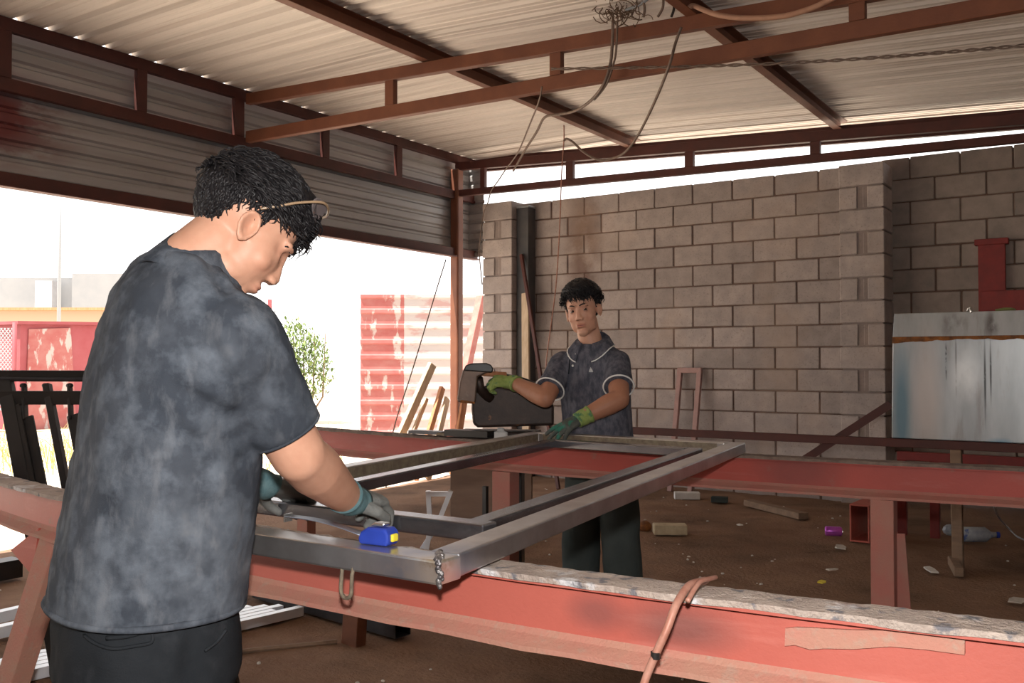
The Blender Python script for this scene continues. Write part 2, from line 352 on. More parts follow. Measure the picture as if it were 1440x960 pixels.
# block walls
CH, Z0 = .197, 1.143-.197*6
def course(mb, lay, z, x0, x1, yf, dep, first, bw=.397):
    x = first
    while x > x0: x -= bw
    while x < x1:
        a, b = max(x, x0), min(x+bw, x1)
        if b-a > .03:
            j = random.uniform(-.004, .006); g = random.uniform(.004, .008)
            n0 = len(mb.bm.faces)
            mb.box(((a+b)/2, yf+j+dep/2, z+CH/2), (b-a-2*g, dep, CH-2*g*random.uniform(.8, 1.2)))
            mb.bm.faces.ensure_lookup_table(); r = random.uniform(.15, 1)
            for q in mb.bm.faces[n0:]: q[lay] = r
        x += bw
def blockwall(name, x0, x1, yf, dep, n, j0, material, dz=0):
    Z0 = 1.143-.197*6 + dz
    mb = MB(); lay = mb.bm.faces.layers.float.new('rnd')
    for k in range(n):
        xx1 = x1
        course(mb, lay, Z0+k*CH, x0, xx1, yf, dep, j0 + (k % 2)*.1985)
    mb.box(((x0+x1)/2, yf+dep/2+.006, Z0+n*CH/2-.008), (x1-x0-.01, dep-.012, n*CH-.03))
    return tag(mb.build(name, material, bevel=.006), kind='structure')
blockwall('wall_back', -5.62, -2.06, 8.28, .19, 15, -3.12, m_block)
blockwall('wall_back', -1.86, 2.75, 8.55, .19, 15, -1.62, m_blockr, .075)
def pilaster(name, x0, x1, yf, dep, n, material):
    mb = MB(); lay = mb.bm.faces.layers.float.new('rnd')
    for k in range(n):
        n0 = len(mb.bm.faces); z = Z0+k*CH; w = x1-x0
        if k % 2 == 0: mb.box(((x0+x1)/2, yf+dep/2, z+CH/2), (w-.008, dep, CH-.012))
        else:
            for a, b, d in ((.0, .42, 0), (.5, .57, .012), (.61, 1.0, 0)):
                mb.box((x0+w*(a+b)/2, yf+dep/2+d, z+CH/2), (w*(b-a)-.012, dep-.01, CH-.014))
            pass
        mb.bm.faces.ensure_lookup_table(); r = random.uniform(.4, 1)
        for q in mb.bm.faces[n0:]: q[lay] = r
    n0 = len(mb.bm.faces); mb.box(((x0+x1)/2, yf+dep/2+.008, Z0+n*CH/2), (x1-x0-.04, dep-.02, n*CH-.03))
    mb.bm.faces.ensure_lookup_table()
    for q in mb.bm.faces[n0:]: q[lay] = .12
    return tag(mb.build(name, material, bevel=.006), kind='structure')
pilaster('trim_1', -5.84, -5.45, 8.05, .40, 15, m_block)
pilaster('trim_2', -2.14, -1.76, 8.22, .36, 15, m_block)
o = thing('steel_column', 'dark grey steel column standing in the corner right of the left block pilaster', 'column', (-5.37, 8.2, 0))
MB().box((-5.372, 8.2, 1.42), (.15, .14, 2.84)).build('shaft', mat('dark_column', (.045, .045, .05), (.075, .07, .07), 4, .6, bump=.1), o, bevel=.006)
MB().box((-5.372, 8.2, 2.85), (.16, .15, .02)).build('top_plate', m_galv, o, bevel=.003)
# right-hand wall, out of the frame
mb = MB(); lay = mb.bm.faces.layers.float.new('rnd')
n0 = 0
mb.box((2.75, 3.0, 1.45), (.19, 11.3, 2.95))
mb.bm.faces.ensure_lookup_table()
for q in mb.bm.faces: q[lay] = .6
tag(mb.build('wall_right', m_blockr), kind='structure')

mb = MB(); lay = mb.bm.faces.layers.float.new('rnd')  # added unseen wall behind the camera, cuts the daylight from that side
mb.box((-1.8, -2.9, 1.6), (9.0, .19, 3.25))
mb.bm.faces.ensure_lookup_table()
for q in mb.bm.faces: q[lay] = .6
tag(mb.build('daylight_screen_wall', m_blockr), kind='structure')
# ------------------------------------------------------------------ roof steel
def truss(label, loc, material): return thing('roof_truss', label, 'truss', loc)
# left truss, along the open side
XL = -6.255
t = truss('dark red roof truss running along the top of the open left side', (XL, 3, 2.4), m_dkred)
mb = MB(); mb.bar((XL, -2.6, zr(XL)-.05), (XL, 8.5, zr(XL)-.05), .05, .09); mb.build('top_chord', m_dkred, t, bevel=.004)
mb = MB(); mb.bar((XL, -2.6, 3.06), (XL, 8.5, 3.06), .05, .09); mb.build('bottom_chord', m_dkred, t, bevel=.004)
mb = MB(); mb.bar((XL, -2.6, 2.42), (XL, 8.5, 2.42), .06, .10); mb.bar((XL+.03, -2.6, 2.375), (XL+.03, 8.5, 2.375), .06, .012); mb.build('edge_rail', m_dkred, t, bevel=.003)
for px in (-190, 5, 198, 335, 457, 560):
    p = atX(px, 100, XL)
    MB().bar((XL+.002, p.y, 3.105), (XL+.002, p.y, zr(XL)-.093), .046, .085 if px != 335 else .1, up=Vector((0, 1, 0))).build('upright', m_dkred, t, bevel=.003)
# middle truss
YM = 5.18
def zlow(X): return 3.06 - .02*(X+6.3)
t = truss('brown box truss crossing the roof above both workers', (-3, YM, 3), m_rust)
MB().bar((-6.2, YM, zmid(-6.2)), (2.6, YM, zmid(2.6)), .055, .09).build('top_chord', m_rust, t, bevel=.004)
MB().bar((-6.2, YM, zlow(-6.2)+.045), (2.6, YM, zlow(2.6)+.045), .055, .095).build('bottom_chord', m_rust, t, bevel=.004)
for px in (336, 550, 783, 1207):
    X = atY(px, 110, YM).x
    MB().bar((X, YM, zlow(X)+.094), (X, YM, zmid(X)-.045), .085, .05, up=Vector((0, 1, 0))).build('upright', m_rust, t, bevel=.003)
# rear truss over the block wall
YR = 8.13
def lin(pa, pb, Y):
    a, b = atY(pa[0], pa[1], Y), atY(pb[0], pb[1], Y)
    return lambda X: a.z + (b.z-a.z)*(X-a.x)/(b.x-a.x)
zl2 = lin((683, 267.5), (1440, 193), YR-.03)            # centre lines of the two chords and of the beam behind
zu2 = lin((683, 230), (1440, 166.5), YR-.03)
ze2 = lin((683, 234), (1440, 172), 8.47)
t = truss('dark red truss above the block wall with bright sky showing through', (-3, YR, 3), m_dkred)
MB().bar((-6.25, YR, zu2(-6.25)), (2.6, YR, zu2(2.6)), .06, .09).build('top_chord', m_dkred, t, bevel=.004)
MB().bar((-6.25, YR, zl2(-6.25)), (2.6, YR, zl2(2.6)), .06, .07).build('bottom_chord', m_dkred, t, bevel=.004)
MB().bar((-6.25, 8.5, ze2(-6.25)+.03), (2.6, 8.5, ze2(2.6)+.03), .05, .16).build('edge_beam', m_dkred, t, bevel=.004)
for px in (680, 802, 970, 1147):
    X = atY(px, 230, YR).x
    MB().bar((X, YR, zl2(X)+.035), (X, YR, zu2(X)-.045), .06 if px == 680 else .085, .05, up=Vector((0, 1, 0))).build('upright', m_dkred, t, bevel=.003)
o = thing('corner_post', 'dark red steel post at the far end of the open side', 'post', (XL+.01, 8.13, 0))
MB().bar((XL+.01, 8.13, -.03), (XL+.01, 8.13, 3.35), .11, .11, up=Vector((0, 1, 0))).build('shaft', m_rust, o, bevel=.02, seg=3)
MB().box((XL+.01, 8.13, .006), (.2, .2, .012)).build('foot_plate', m_rust, o, bevel=.003)
# purlins, welded between the trusses
def purlin(X, y0, y1, label):
    z = zr(X)-.061
    o = MB().prof((X, y0, z), (X, y1, z), [(-.035, -.054), (.035, -.054), (.035, -.048), (-.027, -.048), (-.027, .048), (.035, .048), (.035, .054), (-.035, .054)]).build('purlin', m_rust, bevel=.002)
    return tag(o, label, 'purlin', None)
purlin(-4.26, -2.4, 8.62, 'long brown roof purlin nearest the open left side')
purlin(-2.19, -2.4, 8.62, 'long brown roof purlin on the right, above the tan cable')
# ------------------------------------------------------------------ bench beams
def quad3(a, b, c):
    def f(X):
        (x0, y0), (x1, y1), (x2, y2) = a, b, c
        return y0*(X-x1)*(X-x2)/((x0-x1)*(x0-x2)) + y1*(X-x0)*(X-x2)/((x1-x0)*(x1-x2)) + y2*(X-x0)*(X-x1)/((x2-x0)*(x2-x1))
    return f
Y1 = quad3((-2.97, 1.50), (-.963, 1.355), (-.13, 1.435))
Y2 = quad3((-4.35, 3.65), (-1.51, 3.37), (-.31, 3.48))
ZB1, ZB2, BH, BW = .83, .85, .13, .070
def ibeam(root, x0, x1, Yf, zb, n, seed, mw=None, md=None):
    mw = mw or m_beam; md = md or m_dust
    rnd = random.Random(seed)
    xs = [x0+(x1-x0)*i/n for i in range(n+1)]
    web, top, bot = [], [], []
    for X in xs:
        Y = Yf(X); j = rnd.uniform(-.0015, .0015); k = rnd.uniform(-.004, .004)
        web.append([(X, Y+.028, zb-.010), (X, Y+.038, zb-.010), (X, Y+.038, zb-BH+.010), (X, Y+.028, zb-BH+.010)])
        top.append([(X, Y+j, zb-.014), (X, Y+j, zb), (X, Y+BW, zb), (X, Y+BW, zb-.014)])
        bot.append([(X, Y-.004+k, zb-BH+j), (X, Y-.004+k, zb-BH+.009+j), (X, Y+.020, zb-BH+.022), (X, Y+.030, zb-BH+.034), (X, Y+.036, zb-BH+.034), (X, Y+.046, zb-BH+.022), (X, Y+BW, zb-BH+.010), (X, Y+BW, zb-BH)])
    MB().rings(web).build('web', mw, root)
    MB().rings(top).build('top_flange', mw, root)
    MB().rings(bot).build('bottom_flange', md, root)
def crust(root, name, x0, x1, Yf, zb, n, m, hh, over, seed):
    rnd = random.Random(seed); R = []
    w0 = over
    for i in range(n+1):
        X = x0+(x1-x0)*i/n; Y = Yf(X); a = .5+.5*N3((X, seed, 0), 9)
        w0 = max(0, min(over, w0+rnd.uniform(-.003, .003)))
        fr = Y-.002-w0; bk = Y+BW+.004+.008*N3((X, seed, 4), 26)+rnd.uniform(-.002, .002)
        h = [hh*(.4+.8*abs(N3((X, seed, q), 22)))+rnd.uniform(0, hh*.3) for q in range(5)]
        R.append([(X, fr, zb-.006-.006*a), (X, fr-.001, zb+h[0]*.6)] + [(X, fr+(bk-fr)*q/4, zb+h[q]) for q in (1, 2, 3)] + [(X, bk, zb+h[4]*.7), (X, bk, zb-.004), (X, (fr+bk)/2, zb+.001)])
    return MB().rings(R).build(name, m, root, smooth=False)
b1 = thing('steel_beam', 'long salmon red steel bench beam nearest the camera with crusted top', 'beam', (-.9, 1.39, ZB1-BH))
ibeam(b1, -3.7, .7, Y1, ZB1, 44, 1)
tag(crust(b1, 'crust', -3.7, .7, Y1, ZB1, 300, m_crust, .004, .006, 3), 'pale crust of dust, spatter and scorched metal')
# welded-on strip on the web of the near beam
pa, pb = [], []
prof = [(1106, 882, 906), (1120, 881, 905), (1140, 882, 912), (1160, 884, 911), (1200, 887, 913), (1250, 889, 911), (1300, 892, 917), (1353, 900, 926)]
R = []
for px, ya, yb in prof:
    for_y = 1.392
    a = atY(px, ya, Y1(-.4)+.022); b = atY(px, yb, Y1(-.4)+.022)
    R.append([(a.x, Y1(a.x)+.029, a.z), (a.x, Y1(a.x)+.022, a.z), (b.x, Y1(b.x)+.019, b.z), (b.x, Y1(b.x)+.029, b.z)])
tag(MB().rings(R).build('patch_strip', m_dust, b1), 'paler strip with one wavy torn edge on the beam face')
# splayed legs of the near beam (left end shows)
def leg(root, p0, p1, w, m=m_beam, up=Vector((0, 1, 0))):
    o = MB().prof(p0, p1, [(-w/2, -w*.4), (w/2, -w*.4), (w/2, w*.4), (w/2-.008, w*.4), (w/2-.008, -w*.4+.008), (-w/2+.008, -w*.4+.008), (-w/2+.008, w*.4), (-w/2, w*.4)], up).build('leg', m, root, bevel=.002)
    return o
ltop = Vector((-2.56, Y1(-2.56)+.035, ZB1-BH-.004)); lbot = Vector((-2.74, Y1(-2.7)-.10, .0))
l = leg(b1, ltop, lbot, .075, m_dust)
g0 = T(28, 752, 2.72)
MB().rings([[g0+d for d in (Vector((.10, 0, .03)), Vector((-.05, 0, -.05)), Vector((.07, 0, -.11)))], [g0+Vector((0, .008, 0))+d for d in (Vector((.10, 0, .03)), Vector((-.05, 0, -.05)), Vector((.07, 0, -.11)))]]).build('gusset', m_beam, l)
leg(b1, Vector((.35, Y1(.35)+.035, ZB1-BH-.004)), Vector((.45, Y1(.4)-.05, 0)), .075, m_dust)
b2 = thing('steel_beam', 'dark red steel bench beam farther back, under the far end of the door frame', 'beam', (-2, 3.4, ZB2-BH))
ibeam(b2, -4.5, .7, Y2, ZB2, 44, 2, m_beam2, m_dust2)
tag(crust(b2, 'crust', -4.5, .7, Y2, ZB2, 260, m_crust2, .004, .004, 5), 'dark ragged dust along the top')
for px, w in ((1240, .078), (716, .095)):
    p = atY(px, 660, 3.42); X = p.x
    leg(b2, Vector((X, Y2(X)+.02, ZB2-BH)), Vector((X, Y2(X)+.02, .0)), w, m_dust2)
p = atY(1258, 740, 3.47)
o = tag(MB().prof((p.x+.005, Y2(p.x)+.055, .60), (p.x+.03, Y2(p.x)+.055, .22), [(-.03, -.02), (.03, -.02), (.03, -.012), (-.03, -.012)], Vector((0, 1, 0))).build('brace_plate', m_dust2, b2), 'short hanging plate beside the leg')
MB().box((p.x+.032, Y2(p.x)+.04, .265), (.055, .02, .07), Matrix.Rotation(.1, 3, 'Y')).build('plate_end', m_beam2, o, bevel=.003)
leg(b2, Vector((-3.75, Y2(-3.75)+.02, ZB2-BH-.004)), Vector((-3.75, Y2(-3.75)+.02, .0)), .08, m_dust)
p = atZ(497, 905, 0.0)
o = thing('stub_post', 'short brown steel stub post standing on the dirt below the near beam', 'post', p)
MB().bar(p+Vector((0, 0, -.01)), p+Vector((.03, 0, .42)), .09, .06, up=Vector((0, 1, 0)), wall=.006).build('shaft', mat('stub_brown', (.25, .10, .055), (.2, .08, .045), 9, .7, bump=.2), o, bevel=.004)
tag(MB().tube([p+Vector((-.05, -.05, .012)), p+Vector((-.25, -.32, .014)), p+Vector((-.33, -.43, .012))], [.012, .010, .006], 6).build('stick', m_woodd), 'thin wooden stick lying on the dirt beside the stub post', 'stick')

# ------------------------------------------------------------------ welded door frame across the beams
zn, zf = ZB1+.0085, ZB2+.0085        # underside near / far
NR, NL, FR, FL = Vector((-.941, 1.18, zn)), Vector((-1.93, 1.165, zn)), Vector((-1.235, 3.40, zf)), Vector((-2.21, 3.43, zf))
fr = thing('door_frame', 'big welded steel door frame lying across the two red beams', 'frame', (NR+NL+FR+FL)/4)
OW, OH = .06, .04
def rail(name, a, b, w, h, m, side, parent=fr, bev=.004):
    # a-b is the outer bottom edge; side = direction to the inside
    s = side.normalized()
    o = MB().bar(a + s*w/2 + ZZ*h/2, b + s*w/2 + ZZ*h/2, w, h).build(name, m, parent, bevel=bev, seg=2); return o
inx = lambda v: Vector(v)
rail('outer_rail', NR, NL, OW, OH, m_tube, Vector((0, 1, 0)))
rail('outer_rail', NR+(FR-NR).normalized()*OW, FR, OW, OH, m_tube, Vector((-1, 0, 0)))
rl = rail('outer_rail', NL+(FL-NL).normalized()*OW, FL, OW, OH, m_tube, Vector((1, 0, 0)))
q0, q1 = NL+(FL-NL)*.03+Vector((OW+.0012, 0, OH/2)), FL+(NL-FL)*.03+Vector((OW+.0012, 0, OH/2))
tag(MB().bar(q0, q1, .002, OH-.008).build('rust_film', m_tuberust, rl), 'speckled brown rust on the inner side')
rl = rail('outer_rail', FR+Vector((-OW, .0, 0)), FL+Vector((OW, 0, 0)), OW, OH, m_tube, Vector((0, -1, 0)))
q0, q1 = FR+Vector((-OW-.03, -OW-.0012, OH/2)), FL+Vector((OW+.03, -OW-.0012, OH/2))
tag(MB().bar(q0, q1, .002, OH-.008).build('rust_film', m_tuberust, rl), 'speckled brown rust on the near side')
def zi(Y): return zn + (zf-zn)*(Y-1.23)/(3.4-1.23)
IH = .032
IR0, IR1 = Vector((-1.115, 1.50, 0)), Vector((-1.325, 3.20, 0))
IL0, IL1 = Vector((-1.73, 1.50, 0)), Vector((-1.955, 3.24, 0))
for v in (IR0, IR1, IL0, IL1): v.z = zi(v.y)
rail('cross_rail', Vector((-1.085, 1.50, zi(1.5))), Vector((-2.0+.06, 1.48, zi(1.5))), .05, .036, m_tubein, Vector((0, 1, 0)))
rail('inner_rail', IR0+Vector((0, .05, 0)), IR1, .05, IH, m_tubein, Vector((-1, 0, 0)))
rail('inner_rail', IL0+Vector((0, .05, 0)), IL1, .05, IH, m_tubein, Vector((-1, 0, 0)))
rail('inner_rail', IR1+Vector((-.05, .0, 0)), IL1, .05, IH, m_tubein, Vector((0, -1, 0)))
# welds at the near corner, scorch, hook
mb = MB(); rnd = random.Random(4)
c = NR + ZZ*(OH)
for i in range(16):
    f = i/15; p = c + Vector((-.004-.042*f, .004+.055*f, .001))
    mb.ell(p + Vector((rnd.uniform(-.003, .003), rnd.uniform(-.003, .003), 0)), (rnd.uniform(.004, .008), rnd.uniform(.004, .007), .004), n=8, m=6)
for i in range(14):
    f = i/13; p = NR + Vector((.001, -.001, OH*f))
    mb.ell(p + Vector((rnd.uniform(-.003, .003), rnd.uniform(-.002, .002), 0)), (rnd.uniform(.004, .007), .004, .005), n=8, m=6)
tag(mb.build('weld_bead', m_weld, fr, smooth=True), 'lumpy bright weld at the near corner')
mb = MB()
for i in range(8): mb.ell(Vector((-.995+rnd.uniform(-.02, .012), 1.345+rnd.uniform(-.012, .012), ZB1+.012)), (.009, .007, .005), n=8, m=6)
mb.build('weld_bead', m_weld, fr, smooth=True)
hp = atY(488, 806, 1.18)
mb = MB(); pts = [hp+Vector((-.012, .004, .035)), hp+Vector((-.0125, -.002, -.02))] + [hp+Vector((-.0125*cos(q), -.002, -.030-.0125*sin(q))) for q in [pi*k/8 for k in range(9)]] + [hp+Vector((.014, -.002, -.0)), hp+Vector((.016, .004, .03))]
mb.tube(pts, .0036, 8); mb.build('hook', m_tuberust, fr, smooth=True)
# tape measure on the near rail
tp = atZ(532, 764, zn+OH+.001); tp.z = zn+OH+.0005
tm = thing('tape_measure', 'blue tape measure lying on the near rail of the door frame', 'tape measure', tp)
ax = Vector((1, .10, 0)).normalized(); ay = Vector((-ax.y, ax.x, 0))
sec = [(-.030, 0), (.030, 0), (.033, .008), (.033, .022), (.025, .031), (-.012, .031), (-.027, .022), (-.033, .010)]
R = [[tp + ax*x + ay*yy + ZZ*z for x, z in sec] for yy in (-.018, .018)]
MB().rings(R).build('case', m_blue, tm, bevel=.005, seg=3)
MB().rings([[tp + ax*x + ay*yy + ZZ*z for x, z in ((-.012, .032), (.016, .032), (.020, .038), (-.002, .039))] for yy in (-.010, .012)]).build('belt_clip', m_chrome, tm, bevel=.002)
MB().box(tp+ax*.0345+ZZ*.014, (.007, .018, .014), Matrix((ax, ay, ZZ)).transposed()).build('lock_button', m_yellow, tm, bevel=.003, seg=2)
e0 = tp - ax*.035 + ZZ*.010
e1 = T(405, 728, (e0-CAM).dot(FW)+.22)
R = []
for i in range(13):
    f = i/12; q = e0.lerp(e1, f) + ZZ*(.012*sin(pi*f)*.5)
    R.append([q + ay*y + ZZ*z for y, z in ((-.011, .004), (0, 0), (.011, .004), (.011, .0052), (0, .0012), (-.011, .0052))])
MB().rings(R).build('blade', m_blade, tm, smooth=True)
MB().box(e1+ZZ*.001, (.004, .022, .016), Matrix((ax, ay, ZZ)).transposed()).build('end_hook', m_chrome, tm)
# off-cuts in the gap behind the tape
for i, (px, py, tt, L_, an, m, lab) in enumerate(((395, 716, 2.02, .10, .3, m_woodd, 'small brown off-cut on the near rail, beside the back of the standing worker'),)):
    pass

# welding cable draped over the near beam
pts = [atY(998, 812, 1.50), T(992, 816, 1.50), T(984, 818, 1.47), T(968, 824, 1.43), T(951, 850, 1.385), T(938, 884, 1.37), T(922, 920, 1.37), T(906, 960, 1.37), T(893, 1010, 1.36), T(884, 1090, 1.36), T(900, 1300, 1.40)]
pts[0] = Vector((pts[2].x+.03, 1.50, .86))
wc = thing('welding_cable', 'dusty copper-coloured cable draped over the near red beam', 'cable', pts[4])
MB().tube(smoothpath(pts[1:]), .0062, 10).build('cable', m_copper, wc, smooth=True)
MB().tube(smoothpath([p + Vector((.012, .014, .004)) for p in pts[1:5]]), .004, 8).build('strand', m_copper, wc, smooth=True)
MB().tube([pts[6]+Vector((0, 0, .004)), pts[6]-Vector((0, 0, .006))], .0075, 10).build('tape_wrap', m_black, wc)

# ------------------------------------------------------------------ tank, rail and things at the back right
YK = 6.0
def rx(px, Y=YK): return atY(px, 600, Y).x
st = thing('rail_stand', 'dark steel rail on a brown leg carrying the galvanised tank', 'stand', (rx(1345), YK, 0))
MB().bar((rx(850), YK-.02, .715), (.6, YK-.02, .715), .05, .05, wall=.006).build('rail', m_dkred, st, bevel=.003)
MB().bar((rx(1256), YK+.5, .715), (.6, YK+.5, .715), .05, .05).build('rail', m_dkred, st, bevel=.003)
for x_ in (rx(1256), .3): MB().bar((x_, YK+.01, .715), (x_, YK+.47, .715), .05, .05).build('crossbar', m_dkred, st, bevel=.003)
MB().bar((rx(1346), YK-.02, 0), (rx(1345), YK-.02, .69), .06, .05, up=Vector((0, 1, 0))).build('leg', m_woodd, st, bevel=.004)
MB().box((rx(1348), YK-.16, .035), (.05, .34, .05), Matrix.Rotation(.25, 3, 'Z')).build('foot', m_woodd, st, bevel=.004)
MB().bar((.45, YK-.02, 0), (.45, YK-.02, .69), .06, .05, up=Vector((0, 1, 0))).build('leg', m_dkred, st, bevel=.004)
MB().bar((.45, YK+.5, 0), (.45, YK+.5, .69), .06, .05, up=Vector((0, 1, 0))).build('leg', m_dkred, st, bevel=.004)
MB().bar((rx(862), YK+.02, 0), (rx(862), YK-.02, .69), .05, .05, up=Vector((0, 1, 0))).build('leg', m_dkred, st, bevel=.004)
x0 = rx(1258); zt0 = .7425; zt1 = atY(1258, 441, YK).z; zt2 = atY(1258, 476, YK).z
tk = thing('water_tank', 'galvanised steel tank with a rust line under its top edge', 'tank', (x0+.6, YK+.22, zt0))
MB().rings([[(x0-.012, YK-.03, zt0), (x0+.01, YK+.46, zt0), (.55, YK+.46, zt0), (.55, YK-.03, zt0)], [(x0, YK-.03, zt2), (x0, YK+.46, zt2), (.55, YK+.46, zt2), (.55, YK-.03, zt2)]]).build('body', m_galv, tk, bevel=.004)
MB().rings([[(x0, YK-.032, zt2+.004), (x0, YK+.46, zt2), (.55, YK+.46, zt2), (.55, YK-.032, zt2)], [(x0+.004, YK+.0, zt1), (x0+.004, YK+.42, zt1), (.55, YK+.42, zt1), (.55, YK+.0, zt1)]]).build('lid', m_galv, tk, bevel=.003)
mb = MB(); R = []
for i in range(121):
    X = x0-.002+(.55-x0)*i/120; w = .008+.013*abs(N3((X, 1, 0), 7))+.006*N3((X, 2, 0), 30)+(.018 if i < 22 else 0)*(1-i/22)
    R.append([(X, YK-.030, zt2+.010), (X, YK-.037, zt2+.008), (X, YK-.0345, zt2-w), (X, YK-.030, zt2-w)])
tag(mb.rings(R).build('rust_seam', m_orange, tk), 'orange rusted seam')
for px, py in ((1360, 440), (1362, 446)):
    pass
tz = atY(1360, 438, YK+.02)
MB().tube([(tz.x, YK+.03, zt1-.01), (tz.x+.004, YK+.03, zt1+.02), (tz.x+.02, YK+.02, zt1+.025), (tz.x+.024, YK-.0, zt1-.01)], .007, 7).build('pipe_stub', m_chrome, tk, smooth=True)
ys = atY(1414, 437, YK+.1)
tag(MB().ovals([((ys.x, YK+.1, zt1+.001), (.05, 0, 0), (0, .04, 0)), ((ys.x, YK+.1, zt1+.014), (.055, 0, 0), (0, .045, 0)), ((ys.x+.01, YK+.1, zt1+.022), (.02, 0, 0), (0, .02, 0))]).build('cap', mat('olive_cap', (.16, .17, .05), None, 8, .6), smooth=True), 'olive green cap lying on top of the galvanised tank', 'cap')
# diagonal brace bar leaning over the rail
a2 = atY(1128, 648, 5.95); b = atY(1252, 568, 6.02)
tag(MB().prof(a2, b, [(-.025, -.025), (.025, -.025), (.025, -.019), (-.019, -.019), (-.019, .025), (-.025, .025)]).build('brace', m_dkred, st), 'dark diagonal angle-iron brace')
# red frame under the tank
p0 = atY(1262, 640, 6.9); p1 = atY(1440, 648, 6.9)
rf = thing('red_bench_frame', 'dark red steel frame standing behind the rail below the tank', 'frame', (p0.x+.6, 6.9, 0))
zz = p0.z
MB().bar((p0.x, 6.9, zz), (.5, 6.9, zz), .05, .06).build('top_rail', m_redp, rf, bevel=.003)
for X in (p0.x+.03, p0.x+.24, .3): MB().bar((X, 6.9, 0), (X, 6.9, zz-.03), .06, .05, up=Vector((0, 1, 0))).build('leg', m_redp, rf, bevel=.003)
# red bracket on the grey wall
p = atY(1395, 385, 8.5)
bk = thing('wall_bracket', 'deep red steel bracket fixed to the grey block wall above the tank', 'bracket', (p.x, 8.53, p.z))
za, zb_, zc = atY(1395, 340, 8.5).z, atY(1395, 408, 8.5).z, atY(1395, 438, 8.5).z
MB().bar((p.x, 8.51, zc), (p.x, 8.51, za), .20, .06, up=Vector((0, 1, 0))).build('upright', m_redp, bk, bevel=.004)
MB().box((p.x, 8.505, za), (.25, .08, .05)).build('top_cap', m_redp, bk, bevel=.004)
MB().bar((p.x-.08, 8.49, (zb_+zc)/2-.02), (.4, 8.49, (zb_+zc)/2-.02), .08, .20).build('crossbar', m_redp, bk, bevel=.004)
# faded pink frame leaning on the wall
pf = thing('small_frame', 'narrow faded pink angle-iron frame leaning upright on the block wall', 'frame', atY(965, 640, 8.1)*Vector((1, 1, 0)) if False else Vector((atY(965, 600, 8.1).x, 8.05, 0)))
xa, xb = atY(951, 560, 8.15).x, atY(979, 560, 8.15).x; zt = atY(965, 519, 8.2).z
for X in (xa, xb): MB().bar((X, 8.0, 0), (X, 8.245, zt), .045, .045, up=Vector((0, 1, 0))).build('upright', m_pink, pf, bevel=.003)
MB().bar((xa-.02, 8.24, zt-.01), (xb+.02, 8.24, zt-.01), .045, .05).build('crossbar', m_pink, pf, bevel=.003)
# timber leaning by the left pilaster
def board(px0, py0, px1, py1, Yt, Yb, w, th, m, label, cat='board', name='board', upv=Vector((0, 1, 0))):
    a = atY(px0, py0, Yt); dx = (px1-px0)
    b = atY(px1, py1, Yb); d = (b-a); k = (a.z-.01)/max(1e-3, -d.z); b = a + d*k
    return tag(MB().bar(a, b, w, th, up=upv).build(name, m, bevel=.003), label, cat)
board(739, 412, 740, 600, 8.10, 7.85, .085, .03, m_wood, 'pale plank standing upright beside the dark left pilaster')
board(733, 358, 762, 540, 8.11, 7.75, .035, .03, m_dkred, 'thin dark red bar leaning on the block wall left of the seated-looking worker'.replace('seated-looking worker', 'younger worker'), 'steel bar', 'steel_bar')
# boards outside by the corner post
board(608, 512, 566, 606, 7.75, 7.4, .10, .05, m_wood, 'long pale plank leaning at a slant left of the corner post', upv=Vector((1, 0, 0)))
board(600, 560, 582, 606, 7.75, 7.5, .05, .03, m_wood, 'short narrow lath leaning between the long pale plank and the post', upv=Vector((1, 0, 0)))
board(622, 545, 604, 606, 7.9, 7.6, .07, .04, m_woodr, 'reddish plank leaning just left of the corner post', upv=Vector((1, 0, 0)))
board(629, 560, 618, 606, 7.95, 7.7, .08, .03, m_wood, 'short pale board touching the corner post, beside the reddish plank', upv=Vector((1, 0, 0)))
board(655, 550, 646, 606, 8.0, 7.9, .09, .03, m_woodr, 'short board just right of the corner post, behind the saw', upv=Vector((1, 0, 0)))
board(677, 418, 656, 515, 8.85, 8.50, .095, .09, mat('pale_red_pole', (.42, .12, .10), (.48, .2, .17), 9, .7), 'faded red pole leaning outside against the end of the block wall', 'pole', 'pole', Vector((1, 0, 0)))

# ------------------------------------------------------------------ chop saw on its table
ts = 4.42
sb = T(715, 606, ts+.12)
tb = thing('saw_table', 'dark steel table behind the far beam carrying the cutting saw', 'table', (sb.x, sb.y, 0))
zt_ = ZB2-.02
ux = Vector((.92, .39, 0)).normalized(); uy = Vector((-ux.y, ux.x, 0)); UR = Matrix((ux, uy, ZZ)).transposed()
tc0 = Vector((sb.x, sb.y+.08, zt_))
MB().box(tc0-ZZ*.012-ux*.06, (.54, .34, .024), UR).build('table_top', m_black, tb, bevel=.003)
q = tc0 - ux*.02 + uy*.02
MB().bar(Vector((q.x, q.y, .015)), q-ZZ*.024, .09, .09, up=uy).build('column', m_black, tb, bevel=.003)
MB().box(Vector((q.x, q.y, .012)), (.36, .30, .02), UR).build('foot_plate', m_black, tb, bevel=.003)
sw = thing('cutting_saw', 'old brown metal-cutting saw the younger worker grips by its handle', 'saw', tc0)
MB().box(tc0+ZZ*.016-ux*.10, (.40, .24, .03), UR).build('base_plate', m_saw, sw, bevel=.004)
